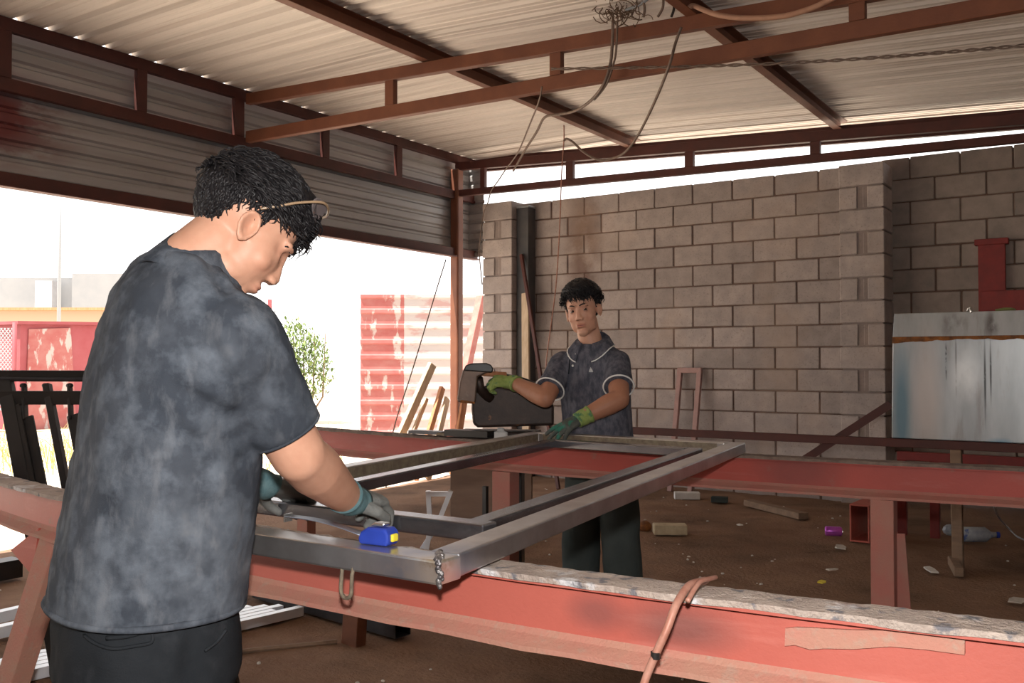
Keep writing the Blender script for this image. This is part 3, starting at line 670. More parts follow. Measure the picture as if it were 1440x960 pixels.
# motor body: a wide rounded casing seen from the front
def pxp(px, py, dt=0): return T(px, py, ts+dt)
def slab(pix, d0, d1):
    return [[pxp(x, y, d) for x, y in pix] for d in (d0, d1)]
MB().rings(slab([(664, 545), (690, 541), (742, 552), (775, 561), (779, 572), (779, 598), (672, 601), (665, 596), (663, 575)], -.02, .24)).build('motor_body', m_saw, sw, bevel=.012, seg=3)
MB().rings(slab([(656, 515), (690, 513), (694, 520), (672, 530), (669, 565), (666, 567), (644, 565), (643, 560), (646, 538), (651, 520)], -.12, .06)).build('blade_guard', m_sawl, sw, bevel=.008, seg=3)
MB().rings(slab([(652, 519), (655, 513), (664, 510.5), (684, 510), (691, 513), (694, 519), (692, 524), (652, 521)], -.135, .03)).build('guard_cap', m_black, sw, bevel=.006, seg=3)
h0, h1 = pxp(668, 524, -.10), pxp(712, 527, -.08)
MB().tube([h0, h0.lerp(h1, .5), h1], .013, 12).build('handle', m_woodr, sw, smooth=True)
MB().tube([pxp(672, 532, -.06), pxp(676, 548, -.03), pxp(690, 560, 0)], [.025, .022, .03], 10).build('arm', m_saw, sw, smooth=True)
MB().tube(smoothpath([pxp(712, 528, .05), pxp(735, 533, .02), pxp(760, 545, .10), pxp(772, 566, .16)]), .009, 8).build('hose', m_black, sw, smooth=True)
MB().rings(slab([(648, 562), (668, 565), (667, 568), (647, 566)], -.125, .05)).build('guard_lip', m_orange, sw)
wp = T(694, 600, ts-.15)
wp = Vector((wp.x, wp.y, ZB2+.004))
wt = thing('white_container', 'small white plastic container by the foot of the saw', 'container', tc0+ux*-.03-uy*.10+ZZ*0)
q = tc0-ux*.055-uy*.145
MB().ovals([(q+ZZ*.001, ux*.034, uy*.018), (q+ZZ*.035, ux*.034, uy*.018), (q+ZZ*.04, ux*.018, uy*.012), (q+ZZ*.056, ux*.016, uy*.01)], 16).build('body', m_white, wt, bevel=.002)
tag(MB().box(q+ux*.11+ZZ*.009, (.12, .03, .018), UR).build('white_block', m_white, bevel=.003), 'flat white block on the saw table beside the white container', 'block')
# off-cuts lying on the far beam
for i, (px, py, w, h, mm, lab) in enumerate(((672, 603, .24, .03, m_black, 'black steel off-cut on the far beam in front of the saw'), (612, 607, .20, .016, m_tubedark, 'flat dark off-cut on the far beam below the corner post'), (650, 611, .16, .012, m_tuberust, 'small rusty off-cut on the far beam left of the door frame'))):
    X = atY(px, py, 3.5).x; Y = Y2(X)+.04; a = Vector((X-w/2, Y, ZB2+.0095+h/2)); b = Vector((X+w/2, Y+.01, ZB2+.0095+h/2))
    tag(MB().bar(a, b, .06, h, wall=min(.004, h*.2)).build('steel_offcut', mm, bevel=.001), lab, 'off-cut')

# ------------------------------------------------------------------ floor clutter
def tubebar(a, b, w, label, group=None, m=m_tube, h=None):
    h = h or w; a = Vector(a); b = Vector(b)
    z = max(0, .012)
    o = MB().bar(Vector((a.x, a.y, a.z+z+h/2)), Vector((b.x, b.y, b.z+z+h/2)), w, h, wall=.003).build('steel_tube', m, bevel=.0015)
    return tag(o, label, 'steel tube', group)
m_tubeb = mat('bright_mill_tube', (.84, .87, .92), (.74, .78, .84), 9, .3, metal=.15, bump=.03)
a0 = atZ(424, 868, 0); e0_ = atZ(50, 958, 0); d = (e0_-a0).normalized(); away = Vector((d.y, -d.x, 0))
if away.dot(FH) < 0: away = -away
for k, (off, lab) in enumerate(((0, 'nearest and longest steel tube of the fan on the dirt'), (.12, 'second nearest of the fanned steel tubes on the dirt'), (.05, 'middle steel tube of the fan on the dirt'), (.10, 'second farthest of the fanned steel tubes on the dirt'), (.16, 'farthest of the fanned steel tubes on the dirt behind the standing worker'))):
    a = a0 + away*.047*k + d*off
    tubebar(a, a + d*((e0_-a0).length+.15-off*.5), .042, lab, 'fan of steel tubes on the dirt', m_tubeb)
a = atZ(365, 841, 0); b = atZ(556, 896, 0); d = (b-a).normalized()
tubebar(a, b + d*.05, .09, 'long dark square tube on the dirt under the near red beam', None, m_tubedark, .07)
for i, (y, lab) in enumerate(((874, 'upper of the two bright tubes on the dirt at the left edge'), (896, 'lower of the two bright tubes on the dirt at the left edge'))):
    a = atZ(-60, y+18, 0); b = atZ(70, y-13, 0); tubebar(a, b, .05, lab, None, m_tubeb)
a = atZ(-80, 832, .0); b = atZ(24, 812, 0)
tubebar(a, b, .12, 'thick black square tube on the dirt left of the splayed leg', None, m_black, .1)
# plank, brick, can, scraps
a = atZ(1052, 712, .0); b = atZ(1130, 732, 0)
tag(MB().bar(a+ZZ*.035, b+ZZ*.035, .09, .05).build('plank', m_woodd, bevel=.004), 'short brown plank lying on the dirt beyond the far beam', 'plank')
p = atZ(942, 752, 0); tag(MB().box(p+ZZ*.042, (.23, .11, .07), Matrix.Rotation(.55, 3, 'Z')).build('brick', m_brick, bevel=.008, seg=2), 'pale yellowish brick lying on the dirt right of the younger worker', 'brick')
p = atZ(907, 746, 0); tag(MB().ell(p+ZZ*.03, (.05, .045, .04)).build('rusty_lump', m_orange, smooth=True), 'small orange rusty lump beside the yellowish brick', 'scrap')
p = atZ(966, 702, 0); tag(MB().box(p+ZZ*.035, (.22, .10, .06), Matrix.Rotation(.5, 3, 'Z')).build('white_block', m_white, bevel=.004), 'white block on the dirt just below the far beam', 'block')
p = atZ(1012, 707, 0); tag(MB().box(p+ZZ*.03, (.14, .07, .05), Matrix.Rotation(.3, 3, 'Z')).build('grey_block', m_pants2, bevel=.004), 'small dark grey block on the dirt right of the white block', 'block')
p = atZ(1172, 757, 0)
cn = thing('drink_can', 'shiny purple can lying on its side on the dirt', 'can', p)
dcan = DV(.95, -.25, 0).normalized()
MB().tube([p+ZZ*.05-dcan*.055, p+ZZ*.05-dcan*.048, p+ZZ*.05+dcan*.045, p+ZZ*.05+dcan*.055], [.026, .033, .033, .026], 18).build('body', m_purple, cn, smooth=True, bevel=.001)
MB().tube([p+ZZ*.05+dcan*.056, p+ZZ*.05+dcan*.06], .024, 16).build('rim', m_chrome, cn)
p = atZ(1210, 764, 0)
tag(MB().bar(p+ZZ*.135+Vector((0, -.02, 0)), p+ZZ*.135+Vector((.02, .4, 0)), .13, .25, wall=.012).build('box_section', m_beam, bevel=.003), 'open red box section lying behind the leg of the far beam', 'steel tube')
p = atZ(1372, 764, 0)
bo = thing('plastic_bottle', 'cloudy plastic bottle lying on the dirt under the tank', 'bottle', p)
d_ = DV(1, -.1, 0).normalized()
MB().tube([p+ZZ*.06-d_*.12, p+ZZ*.06-d_*.11, p+ZZ*.06+d_*.06, p+ZZ*.06+d_*.10, p+ZZ*.06+d_*.13], [.04, .05, .05, .02, .018], 16).build('body', m_clear, bo, smooth=True)
MB().tube([p+ZZ*.06+d_*.131, p+ZZ*.06+d_*.15], .02, 12).build('bottle_cap', m_blue, bo)
p = atZ(1336, 752, 0); tag(MB().ell(p+ZZ*.035, (.05, .04, .04), n=9, m=6).build('crumpled_bag', m_clear), 'small crumpled pale bag left of the wooden leg', 'bag')
def scrap(px, py, w, l, m, lab):
    p = atZ(px, py, 0); rot = Matrix.Rotation(random.uniform(0, 3), 3, 'Z')
    mb = MB()
    mb.rings([[p + rot @ Vector((x*l/2*(1+.3*random.random()), y*w/2*(1+.3*random.random()), .016+h+.006*random.random())) for x, y in ((-1, -1), (.2, -1.2), (1, -.7), (.9, .8), (-.1, 1.1), (-1, .8))] for h in (0, .008)])
    tag(mb.build('paper_scrap', m, bevel=.001), lab, 'scrap')
scrap(1182, 774, .05, .10, m_paper, 'grey scrap on the dirt just below the purple can')
scrap(1308, 806, .04, .12, m_white, 'white scrap on the dirt right of the beam leg')
scrap(1170, 806, .03, .06, m_paper, 'tiny pale scrap on the dirt left of the beam leg')
scrap(1430, 850, .06, .10, m_paper, 'pale scrap near the right edge just above the near beam')
scrap(1156, 824, .03, .05, m_yellow, 'tiny yellowish scrap above the near beam')
scrap(1040, 742, .03, .04, m_white, 'tiny white scrap below the brown plank')
# small stones
mb = MB(); rs = random.Random(8)
for i in range(260):
    X, Y = rs.uniform(-5.5, .8), rs.uniform(-.5, 7.8); s = rs.uniform(.003, .009)
    z = .012*N3((X, Y, 0), 1.7) + .008*N3((X, Y, 3), 6)
    mb.ell((X, Y, z+s*.3), (s*1.3, s, s*.7), Matrix.Rotation(rs.uniform(0, 3), 3, 'Z'), n=7, m=5)
tag(mb.build('gravel', m_paper), 'small pale stones scattered over the dirt floor', 'gravel', None, 'stuff')
pts = [T(1400, 718, 5.2), atZ(1418, 742, .03), atZ(1445, 760, .02)]
tag(MB().tube(smoothpath([Vector((pts[0].x, pts[0].y, .5)), pts[0], pts[1], pts[2], pts[2]+Vector((.4, -.1, 0))]), .006, 6).build('thin_cable', m_clear, smooth=True), 'thin pale cable drooping to the dirt at the right edge', 'cable')
# brown board below the far beam
p0 = atY(634, 700, 5.2); p1 = atY(700, 700, 5.25)
bd = tag(MB().bar(Vector((p0.x, 5.2, .3)), Vector((p1.x+.25, 5.3, .3)), .018, .62).build('board_sheet', m_ply, bevel=.002), 'brown board standing on edge beyond the far beam, seen through the door frame', 'board')
p = atY(685, 700, 5.1)
tag(MB().bar(Vector((p.x, 5.08, 0)), Vector((p.x, 5.08, atY(685, 683, 5.1).z)), .03, .03, up=Vector((0, 1, 0))).build('iron_stake', m_black), 'short black stake in front of the brown board', 'stake')
# pale steel trestle seen through the frame
tr = thing('steel_trestle', 'small pale steel trestle beyond the far beam, left of the brown board', 'trestle', atY(617, 700, 5.1)*Vector((1, 1, 0)))
A = [T(602, 690, 5.9), T(634, 690, 5.9)]
for (xa_, ya_, xb_, yb_) in ((602, 690, 605, 740), (634, 690, 614, 740), (602, 694, 634, 694)):
    MB().bar(T(xa_, ya_, 5.9), T(xb_, yb_, 5.9), .03, .03, up=FH).build('bar', m_tubeb, tr)
for (xa_, xb_) in ((605, 606), (614, 604)):
    a = T(xa_, 740, 5.9); MB().bar(a, Vector((a.x+(-.03 if xa_ == 605 else -.12), a.y, 0)), .03, .03, up=FH).build('leg', m_tubeb, tr)

# ------------------------------------------------------------------ black gate leaning at the left
gt = thing('steel_gate', 'black steel gate leaning upright at the left edge behind the near beam', 'gate', T(60, 990, 3.4))
def gp(px, py): return T(px, py, 3.55 - .0006*(py-523))
def gbar(x0, y0, x1, y1, w, name, th=.03): return MB().bar(gp(x0, y0), gp(x1, y1), w, th, up=FH).build(name, m_black, gt, bevel=.002)
gbar(-60, 528, 250, 529, .043, 'top_rail'); gbar(-60, 559, 250, 559, .052, 'middle_rail')
MB().bar(gp(-60, 531)-FH*.02, gp(250, 533)-FH*.02, .008, .012, up=FH).build('moulding', m_tubedark, gt)
gbar(6, 530, 92, 985, .055, 'stile'); gbar(24, 570, 105, 985, .035, 'stile')
gbar(34, 540, 36, 590, .010, 'bar'); gbar(66, 540, 150, 985, .026, 'bar'); gbar(98, 540, 100, 590, .010, 'bar')
gbar(38, 586, 112, 960, .048, 'infill_plate', .012); gbar(103, 583, 178, 960, .048, 'infill_plate', .012); gbar(150, 560, 230, 985, .026, 'bar')
gbar(245, 530, 330, 985, .05, 'stile'); gbar(92, 985, 330, 985, .045, 'bottom_rail')
for px in (33, 64, 98): MB().ell(gp(px, 542), (.014, .014, .010), n=10, m=6).build('rivet', m_black, gt, smooth=True)

# ------------------------------------------------------------------ overhead cables
def cablething(pts, r, m, label, k=6, n=7): return tag(MB().tube(smoothpath(pts, k), r, n).build('hanging_cable', m, smooth=True), label, 'cable')
YC = 5.08
cablething([atY(958, 38, YC), atY(950, 60, YC), atY(940, 95, YC-.05), atY(922, 140, 5.4), atY(900, 185, 5.8), atY(880, 213, 6.0), atY(860, 223, 6.1), atY(840, 224, 6.1), atY(820, 213, 6.1), atY(806, 200, 6.1), atY(797, 195, 6.1), atY(793, 198, 6.1)], .009, m_cable, 'dusty cable looping down in a wide U from the middle truss')
cablething([atY(793, 176, 6.1), atY(793, 198, 6.1), atY(790, 240, 6.1), atY(787, 320, 6.0), atY(782, 400, 5.8), atY(773, 470, 5.4), atY(768, 515, 5.0), T(770, 565, 5.0), T(772, 600, 5.0)], .0045, m_copper, 'thin brown wire hanging straight down from the roof to the saw')
cablething([atY(862, 30, YC), atY(861, 62, YC), atY(858, 92, YC), atY(848, 120, YC), atY(830, 142, 5.3), atY(808, 156, 5.6), atY(785, 161, 5.8), atY(766, 165, 5.9), atY(755, 185, 6.3), atY(738, 212, 6.8), atY(722, 240, 7.4)], .010, m_cable, 'thick cable running from the nest on the middle truss down towards the corner')
cablething([atY(868, 30, YC), atY(867, 62, YC), atY(864, 85, YC), atY(853, 118, YC), atY(836, 140, 5.3)], .007, m_cable, 'shorter cable dangling beside the thick cable below the nest')
cablething([atY(762, 122, YC), atY(758, 142, 5.2), atY(745, 175, 5.6), atY(728, 215, 6.3), atY(712, 237, 7.0), atY(700, 255, 7.5), atY(691, 268, 7.8), atY(686, 285, 7.9), atY(680, 300, 8.0), atY(676, 330, 8.0), atY(674, 355, 8.0), atY(678, 400, 8.0)], .006, m_cable, 'thin cable sloping from the middle truss to the back corner')
mb = MB()
for ph in (0, pi):
    pts = []
    for i in range(160):
        f = i/159; x = 775+680*f; y = 97-8*sin(f*pi)*-1+ -34*f + (6 if f < .3 else 0)*(f/.3)*0
        c = atY(x, y, 5.0+.35*f); pts.append(c + ZZ*(.006*cos(f*90+ph)) + FH*(.006*sin(f*90+ph)))
    mb.tube(pts, .005, 5)
tag(mb.build('twisted_cable', m_cable, smooth=True), 'twisted dark cable stretched across under the roof to the right', 'cable')
cablething([atY(968, 12, YC), atY(975, 8, YC), atY(990, 14, YC), atY(1010, 21, YC), atY(1040, 25, YC), atY(1075, 25, YC), atY(1110, 21, YC), atY(1145, 10, YC), atY(1175, -4, YC), atY(1230, -30, YC)], .016, m_orcable, 'thick tan cable sagging along the top chord of the middle truss')
cablething([atY(627, 365, 7.6), atY(610, 420, 7.4), atY(580, 520, 7.0), atY(553, 606, 6.7), Vector((atY(553, 606, 6.7).x, 6.6, .02))], .006, m_cable, 'thin wire slanting down left of the corner post')
# wire nest
mb = MB(); rn = random.Random(5)
for i in range(90):
    c0 = atY(rn.gauss(872, 14), rn.gauss(12, 8), YC+rn.uniform(-.04, .1)); R_ = rn.uniform(.02, .09)
    ax1 = Vector((rn.gauss(0, 1), rn.gauss(0, 1), rn.gauss(0, .5))).normalized(); ax2 = ax1.cross(Vector((rn.gauss(0, 1), rn.gauss(0, 1), rn.gauss(0, 1)))).normalized()
    a0 = rn.uniform(0, 6); sp = rn.uniform(1, 3.5)
    mb.tube([c0 + ax1*R_*cos(a0+sp*k/6) + ax2*R_*sin(a0+sp*k/6) for k in range(7)], rn.uniform(.002, .0045), 4)
tag(mb.build('straw_nest', m_straw), 'untidy brown nest of straw and wire on the middle truss', 'nest', None, 'stuff')
for i, (x0_, x1_, lab) in enumerate(((905, 895, 'first short wire end sticking up right of the nest'), (925, 928, 'second short wire end right of the nest'), (944, 940, 'third short wire end, farthest right of the nest'))):
    cablething([atY(x0_, 24, YC), atY((x0_+x1_)/2+6, 8, YC), atY(x1_, -14, YC), atY(x1_-30, -30, YC)], .008, m_black if i == 2 else m_cable, lab)
cablething([atY(880, 14, YC), atY(896, 8, YC), atY(912, -2, YC), atY(930, -22, YC)], .009, m_grey, 'grey wire looping out of the nest')

# ------------------------------------------------------------------ outside
GZ = -.045
def fence_frame(px, t): p = T(px, 510, t); return p
# sheet-metal fence with sun-bleached and red streaks
a = T(507, 510, 14.0); b = T(700, 510, 14.0); zt = T(560, 416, 14).z
d = (b-a).normalized(); nrm = Vector((-d.y, d.x, 0))
sf = thing('sheet_fence', 'sun-bleached corrugated sheet fence with red painted end beyond the open side', 'fence', ((a+b)/2)*Vector((1, 1, 0)) + ZZ*GZ)
def corr(p, q, z0, z1, per, amp, m, name, parent):
    mb = MB(); L_ = []; z = z0
    while z < z1: L_ += [(z, 0), (z+per*.60, 0), (z+per*.70, amp), (z+per*.9, amp)]; z += per
    L_.append((min(z, z1+.02), 0)); nn = Vector((-(q-p).y, (q-p).x, 0)).normalized()
    G = [[mb.v(Vector((s.x, s.y, zz_)) - nn*h) for zz_, h in L_] for s in (p, q)]
    for j in range(len(L_)-1): mb.f((G[0][j], G[1][j], G[1][j+1], G[0][j+1]))
    return mb.build(name, m, parent, solid=.004)
corr(a+d*.66, b+d*.5, GZ, zt, .23, .03, m_wash, 'sheet', sf)
tag(corr(a, a+d*.66, GZ, zt, .23, .03, m_shred, 'sheet', sf), 'end sheet covered in red paint streaks')
for q in (a+d*.05, a+d*1.3, b): MB().bar(q+nrm*.06*1+ZZ*(GZ-q.z), Vector((q.x, q.y, zt-.05))+nrm*.06, .06, .06, up=nrm).build('post', m_wood, sf)
# red sheet-clad hut
a = T(28, 510, 17.0); b = T(300, 510, 21.0)
d = (b-a).normalized(); nrm = Vector((-d.y, d.x, 0)); zt = T(70, 449, 17.6).z
hut = thing('sheet_hut', 'faded red sheet-clad hut beyond the open left side', 'hut', ((a+b)/2)*Vector((1, 1, 0))+ZZ*GZ)
g = lambda p, z: Vector((p.x, p.y, z))
MB().rings([[g(a, GZ), g(b, GZ), g(b+nrm*2.5, GZ), g(a+nrm*2.5, GZ)], [g(a, zt-.12), g(b, zt), g(b+nrm*2.5, zt), g(a+nrm*2.5, zt-.12)]]).build('walls', m_pinkwall, hut)
MB().rings([[g(a+d*.1, GZ)-nrm*.03, g(a+d*1.15, GZ)-nrm*.03, g(a+d*1.15, GZ)-nrm*.005, g(a+d*.1, GZ)-nrm*.005], [g(a+d*.15, zt-.2)-nrm*.03, g(a+d*1.0, zt-.15)-nrm*.03, g(a+d*1.0, zt-.15)-nrm*.005, g(a+d*.15, zt-.2)-nrm*.005]]).build('bleached_sheet', m_shred, hut)
MB().rings([[g(a-nrm*.08-d*.1, zt-.12), g(b-nrm*.08, zt), g(b+nrm*2.6, zt), g(a+nrm*2.6-d*.1, zt-.12)], [g(a-nrm*.08-d*.1, zt-.06), g(b-nrm*.08, zt+.06), g(b+nrm*2.6, zt+.06), g(a+nrm*2.6-d*.1, zt-.06)]]).build('roof_sheet', m_pinkwall, hut)
# chain-link fence
cf = thing('chain_fence', 'chain-link fence panel left of the red hut', 'fence', T(0, 510, 17)*Vector((1, 1, 0))+ZZ*GZ)
mb = MB(); A0 = T(-60, 510, 16.5); A1 = T(20, 510, 16.5); zt = T(10, 461, 16.5).z; zb0 = .35
W_ = (A1-A0).length; dd = (A1-A0).normalized(); hh = zt-zb0
for i in range(-12, 18):
    for s in (1, -1):
        pts = []
        for k in range(2):
            u_ = i*W_/16 + (hh if k else 0)*.8*(1 if s > 0 else 1)*k
            pts.append((u_, zb0+hh*k) if s > 0 else (u_, zt-hh*k))
        (u0_, z0_), (u1_, z1_) = pts
        if u1_ < 0 or u0_ > W_: continue
        if u0_ < 0: f_ = -u0_/(u1_-u0_); z0_ += (z1_-z0_)*f_; u0_ = 0
        if u1_ > W_: f_ = (W_-u0_)/(u1_-u0_); z1_ = z0_+(z1_-z0_)*f_; u1_ = W_
        mb.tube([g(A0+dd*u0_, z0_), g(A0+dd*u1_, z1_)], .008, 4)
mb.build('mesh', m_grey, cf)
for q in (A0, A1): MB().tube([g(q, GZ), g(q, zt+.1)], .04, 8).build('post', m_pinkwall, cf, smooth=True)
# far pale building and beam-like roof edge
a = T(-140, 510, 52); b = T(215, 510, 52); d = (b-a).normalized(); nrm = Vector((-d.y, d.x, 0))
bl = thing('pale_building', 'pale flat-roofed building far off at the left', 'building', ((a+b)/2)*Vector((1, 1, 0))+ZZ*GZ)
zt = T(40, 390, 52).z
MB().rings([[g(a, GZ), g(b, GZ), g(b+nrm*8, GZ), g(a+nrm*8, GZ)], [g(a, zt), g(b, zt), g(b+nrm*8, zt), g(a+nrm*8, zt)]]).build('walls', m_render, bl)
q0, q1 = T(100, 510, 51), T(230, 510, 51)
MB().rings([[g(q0, GZ), g(q1, GZ), g(q1+nrm*5, GZ), g(q0+nrm*5, GZ)], [g(q0, T(100, 384, 51).z), g(q1, T(100, 384, 51).z), g(q1+nrm*5, T(100, 384, 51).z), g(q0+nrm*5, T(100, 384, 51).z)]]).build('side_block', m_render, bl)
q0, q1 = T(48, 510, 50.5), T(72, 510, 50.5)
MB().rings([[g(q0, GZ), g(q1, GZ), g(q1+nrm*1, GZ), g(q0+nrm*1, GZ)], [g(q0, T(50, 393, 50).z), g(q1, T(50, 393, 50).z), g(q1+nrm*1, T(50, 393, 50).z), g(q0+nrm*1, T(50, 393, 50).z)]]).build('stair_panel', mat('grey_panel', (.3, .3, .31), (.38, .38, .4), 1, .9), bl)
a = T(-140, 510, 34); b = T(215, 510, 34); zt = T(40, 437, 34).z
lw = thing('cream_building', 'low cream building with a tan roof edge in front of the pale building', 'building', ((a+b)/2)*Vector((1, 1, 0))+ZZ*GZ)
MB().rings([[g(a, GZ), g(b, GZ), g(b+nrm*5, GZ), g(a+nrm*5, GZ)], [g(a, zt), g(b, zt), g(b+nrm*5, zt), g(a+nrm*5, zt)]]).build('walls', m_render2, lw)
zt2_ = T(40, 433, 34).z
MB().rings([[g(a-nrm*.4, zt), g(b-nrm*.4, zt), g(b+nrm*5, zt), g(a+nrm*5, zt)], [g(a-nrm*.4, zt2_), g(b-nrm*.4, zt2_), g(b+nrm*5, zt2_), g(a+nrm*5, zt2_)]]).build('roof_edge', m_woodr, lw)
p = T(82, 510, 28); tag(MB().tube([g(p, GZ), g(p, 5), g(p, T(82, 240, 28).z)], [.06, .05, .04], 10).build('utility_pole', m_grey, smooth=True), 'thin grey utility pole rising in front of the pale building', 'pole')
p = T(379, 510, 15); tag(MB().bar(g(p, GZ), g(p, T(379, 421, 15).z), .055, .055, up=FH).build('fence_post', m_pinkwall), 'lone red post left of the green bush outside', 'post')
pts = [T(-10, 452, 30), T(200, 445, 28), T(385, 437, 26), T(450, 438, 26), T(505, 434, 25.5), T(640, 425, 25)]
pts = [T(379, 438, 15.0), T(420, 440, 15.2), T(465, 438, 15), T(507, 434, 14.2)]
tag(MB().tube(smoothpath(pts), .009, 5).build('outdoor_wire', m_grey, smooth=True), 'thin wire strung from the red post to the sheet fence', 'wire')
bs = thing('bush', 'light green leafy bush beyond the open side, right of the standing worker', 'bush', T(425, 510, 19)*Vector((1, 1, 0))+ZZ*GZ)
mb = MB(); rb = random.Random(3); c = T(420, 482, 19)
for i in range(2600):
    v = Vector((rb.gauss(0, 1), rb.gauss(0, 1), rb.gauss(0, 1))).normalized()*(rb.random()**.4)
    q = c - ZZ*.35 + RT*v.x*.75 + FH*v.y*.6 + ZZ*(v.z*.85 - .25*v.x)
    if q.z < .1: continue
    n_ = Vector((rb.gauss(0, 1), rb.gauss(0, 1), rb.gauss(0, 1))).normalized(); s_ = n_.cross(ZZ).normalized(); l_ = rb.uniform(.04, .08)
    mb.f([mb.v(q-s_*l_*.35), mb.v(q-n_*l_), mb.v(q+s_*l_*.35), mb.v(q+n_*l_)])
mb.build('foliage', m_leaf, bs, normals=False)
mb = MB()
for k in range(6): mb.tube([g(c, GZ)+RT*.06*k-RT*.15, g(c, .5)+RT*(.2*k-.5), c+RT*(.22*k-.55)+ZZ*.2], [.03, .02, .008], 6)
mb.build('stem', m_woodd, bs)
mb = MB(); rg = random.Random(6)
for i in range(500):
    t_ = rg.uniform(10.2, 13.2); px = rg.uniform(-40, 480); q = g(T(px, 510, t_), GZ); h_ = rg.uniform(.12, .5)
    dv_ = Vector((rg.gauss(0, .3), rg.gauss(0, .3), 1)); mb.tube([q, q+dv_*h_*.6, q+dv_*h_+Vector((rg.gauss(0, .08), rg.gauss(0, .08), -.03))], [.008, .006, .002], 3)
tag(mb.build('dry_grass', mat('straw_grass', (.55, .42, .16), (.42, .4, .15), .7, .9)), 'dry yellow grass growing outside beyond the open side', 'grass', None, 'stuff')
# ------------------------------------------------------------------ people
def headM(center, face, upv, s, roll=0):
    y = face.normalized(); x = y.cross(upv).normalized(); z = x.cross(y).normalized()
    R = Matrix((x, y, z)).transposed()
    R = R @ Matrix.Rotation(roll, 3, 'Y')
    m = (R*s).to_4x4(); m.translation = center; return m
def head_prims(mb, M, s):
    R = (M.to_3x3()*(1/s))
    def E(c, r, rot=None, n=18, m=12): mb.ell(M @ Vector(c), Vector(r)*s, R @ rot if rot else R, n, m)
    def Lm(pts, rad, n=12): mb.limb([M @ Vector(p) for p in pts], [r*s for r in rad], n)
    E((0, -.014, .045), (.075, .097, .088), n=28, m=18)
    E((0, .029, -.014), (.064, .061, .083), n=24, m=16)
    E((0, .022, -.060), (.054, .056, .045), n=20, m=14)
    E((0, .060, -.092), (.028, .026, .022)); E((0, .050, -.058), (.036, .036, .036))
    for sx in (-1, 1):
        E((sx*.036, .050, -.022), (.027, .026, .026)); E((sx*.044, .018, -.068), (.013, .032, .022))
        E((sx*.028, .080, .032), (.025, .010, .008), Matrix.Rotation(-sx*.35, 3, 'Z'))
        E((sx*.0115, .096, -.030), (.0085, .010, .0075))
        # ear
        er = Matrix.Rotation(sx*.35, 3, 'Z') @ Matrix.Rotation(.18, 3, 'X')
        mb.tube([M @ (Vector((sx*.074, -.004, -.002)) + er @ Vector((sx*.008, .017*cos(q)*(.80 if sin(q) < 0 else 1.05), .027*sin(q)))) for q in [2*pi*k/14 for k in range(14)]], .0048*s, 8, closed=True)
        E((sx*.075, -.002, 0), (.005, .015, .024), er); E((sx*.080, .001, -.025), (.006, .007, .008))
    Lm([(0, .083, .022), (0, .089, .0), (0, .0985, -.024)], [.0085, .009, .0112])
    E((0, .083, -.0555), (.025, .011, .0055)); E((0, .082, -.0650), (.022, .011, .0065))
    Lm([(0, -.020, -.04), (0, -.030, -.10)], [.055, .054], 20)
def sculpt(M, s):
    Mi = M.inverted(); Rn = M.to_3x3()
    def f(p, n):
        q = Mi @ p
        if q.length > .17: return p
        d = Vector((0, 0, 0))
        for sx in (-1, 1):
            e = exp(-(((q.x-sx*.031)/.017)**2 + ((q.z-.012)/.0105)**2)) if q.y > .04 else 0
            d.y -= .0085*e
            if q.y > .05: d.y -= .0012*exp(-(((q.x-sx*.034)/.010)**2 + ((q.z+.048)/.016)**2))
            if abs(q.x) > .066: # ear bowl
                e = exp(-(((q.y-.002)/.009)**2 + ((q.z-.003)/.015)**2)); d.x -= sx*.009*e*(1 if q.x*sx > 0 else 0)
        if q.y > .06:
            d.y -= .0032*exp(-((q.z+.0600)/.0022)**2)*exp(-(q.x/.020)**4)
            d.y -= .004*exp(-((q.z+.076)/.006)**2)*exp(-(q.x/.03)**2)
        return p + Rn @ d
    return f
def face_tone(M, stub=.0, arms=(1, 1, 1)):
    Mi = M.inverted()
    def f(p):
        q = Mi @ p
        c = Vector((1, 1, 1)).lerp(Vector(arms), max(0, min(1, (q.length-.17)/.06)))
        if q.length < .18 and q.y > .02:
            e = exp(-((q.z+.060)/.0085)**2)*exp(-(q.x/.021)**4) if q.y > .065 else 0
            c = c.lerp(Vector((.86, .58, .60)), min(1, e))
            e = exp(-((q.z+.0600)/.0018)**2)*exp(-(q.x/.020)**4) if q.y > .065 else 0
            c = c.lerp(Vector((.35, .2, .2)), min(1, e))
            for sx in (-1, 1):
                e = exp(-(((q.x-sx*.031)/.017)**2 + ((q.z-.011)/.012)**2)) if q.y > .05 else 0
                c = c.lerp(Vector((.72, .60, .58)), .7*e)
                e = exp(-(((q.x-sx*.006)/.0035)**2 + ((q.z+.0365)/.003)**2)) if q.y > .09 else 0
                c = c.lerp(Vector((.25, .15, .15)), min(1, e))
                e = exp(-(((q.x-sx*.045)/.018)**2 + ((q.z+.03)/.018)**2)) if q.y > .03 else 0
                c = c.lerp(Vector((1.02, .88, .86)), .5*e)
            if stub:
                e = 1/(1+exp((q.z+.052)/.008)); c = c.lerp(Vector((.72, .70, .70)), stub*e)
                e = exp(-((q.z+.046)/.006)**2)*exp(-(q.x/.026)**4) if q.y > .07 else 0
                c = c.lerp(Vector((.55, .5, .5)), stub*1.3*e)
        return c
    return f
SKC, SKR = Vector((0, -.014, .045)), Vector((.077, .099, .090))
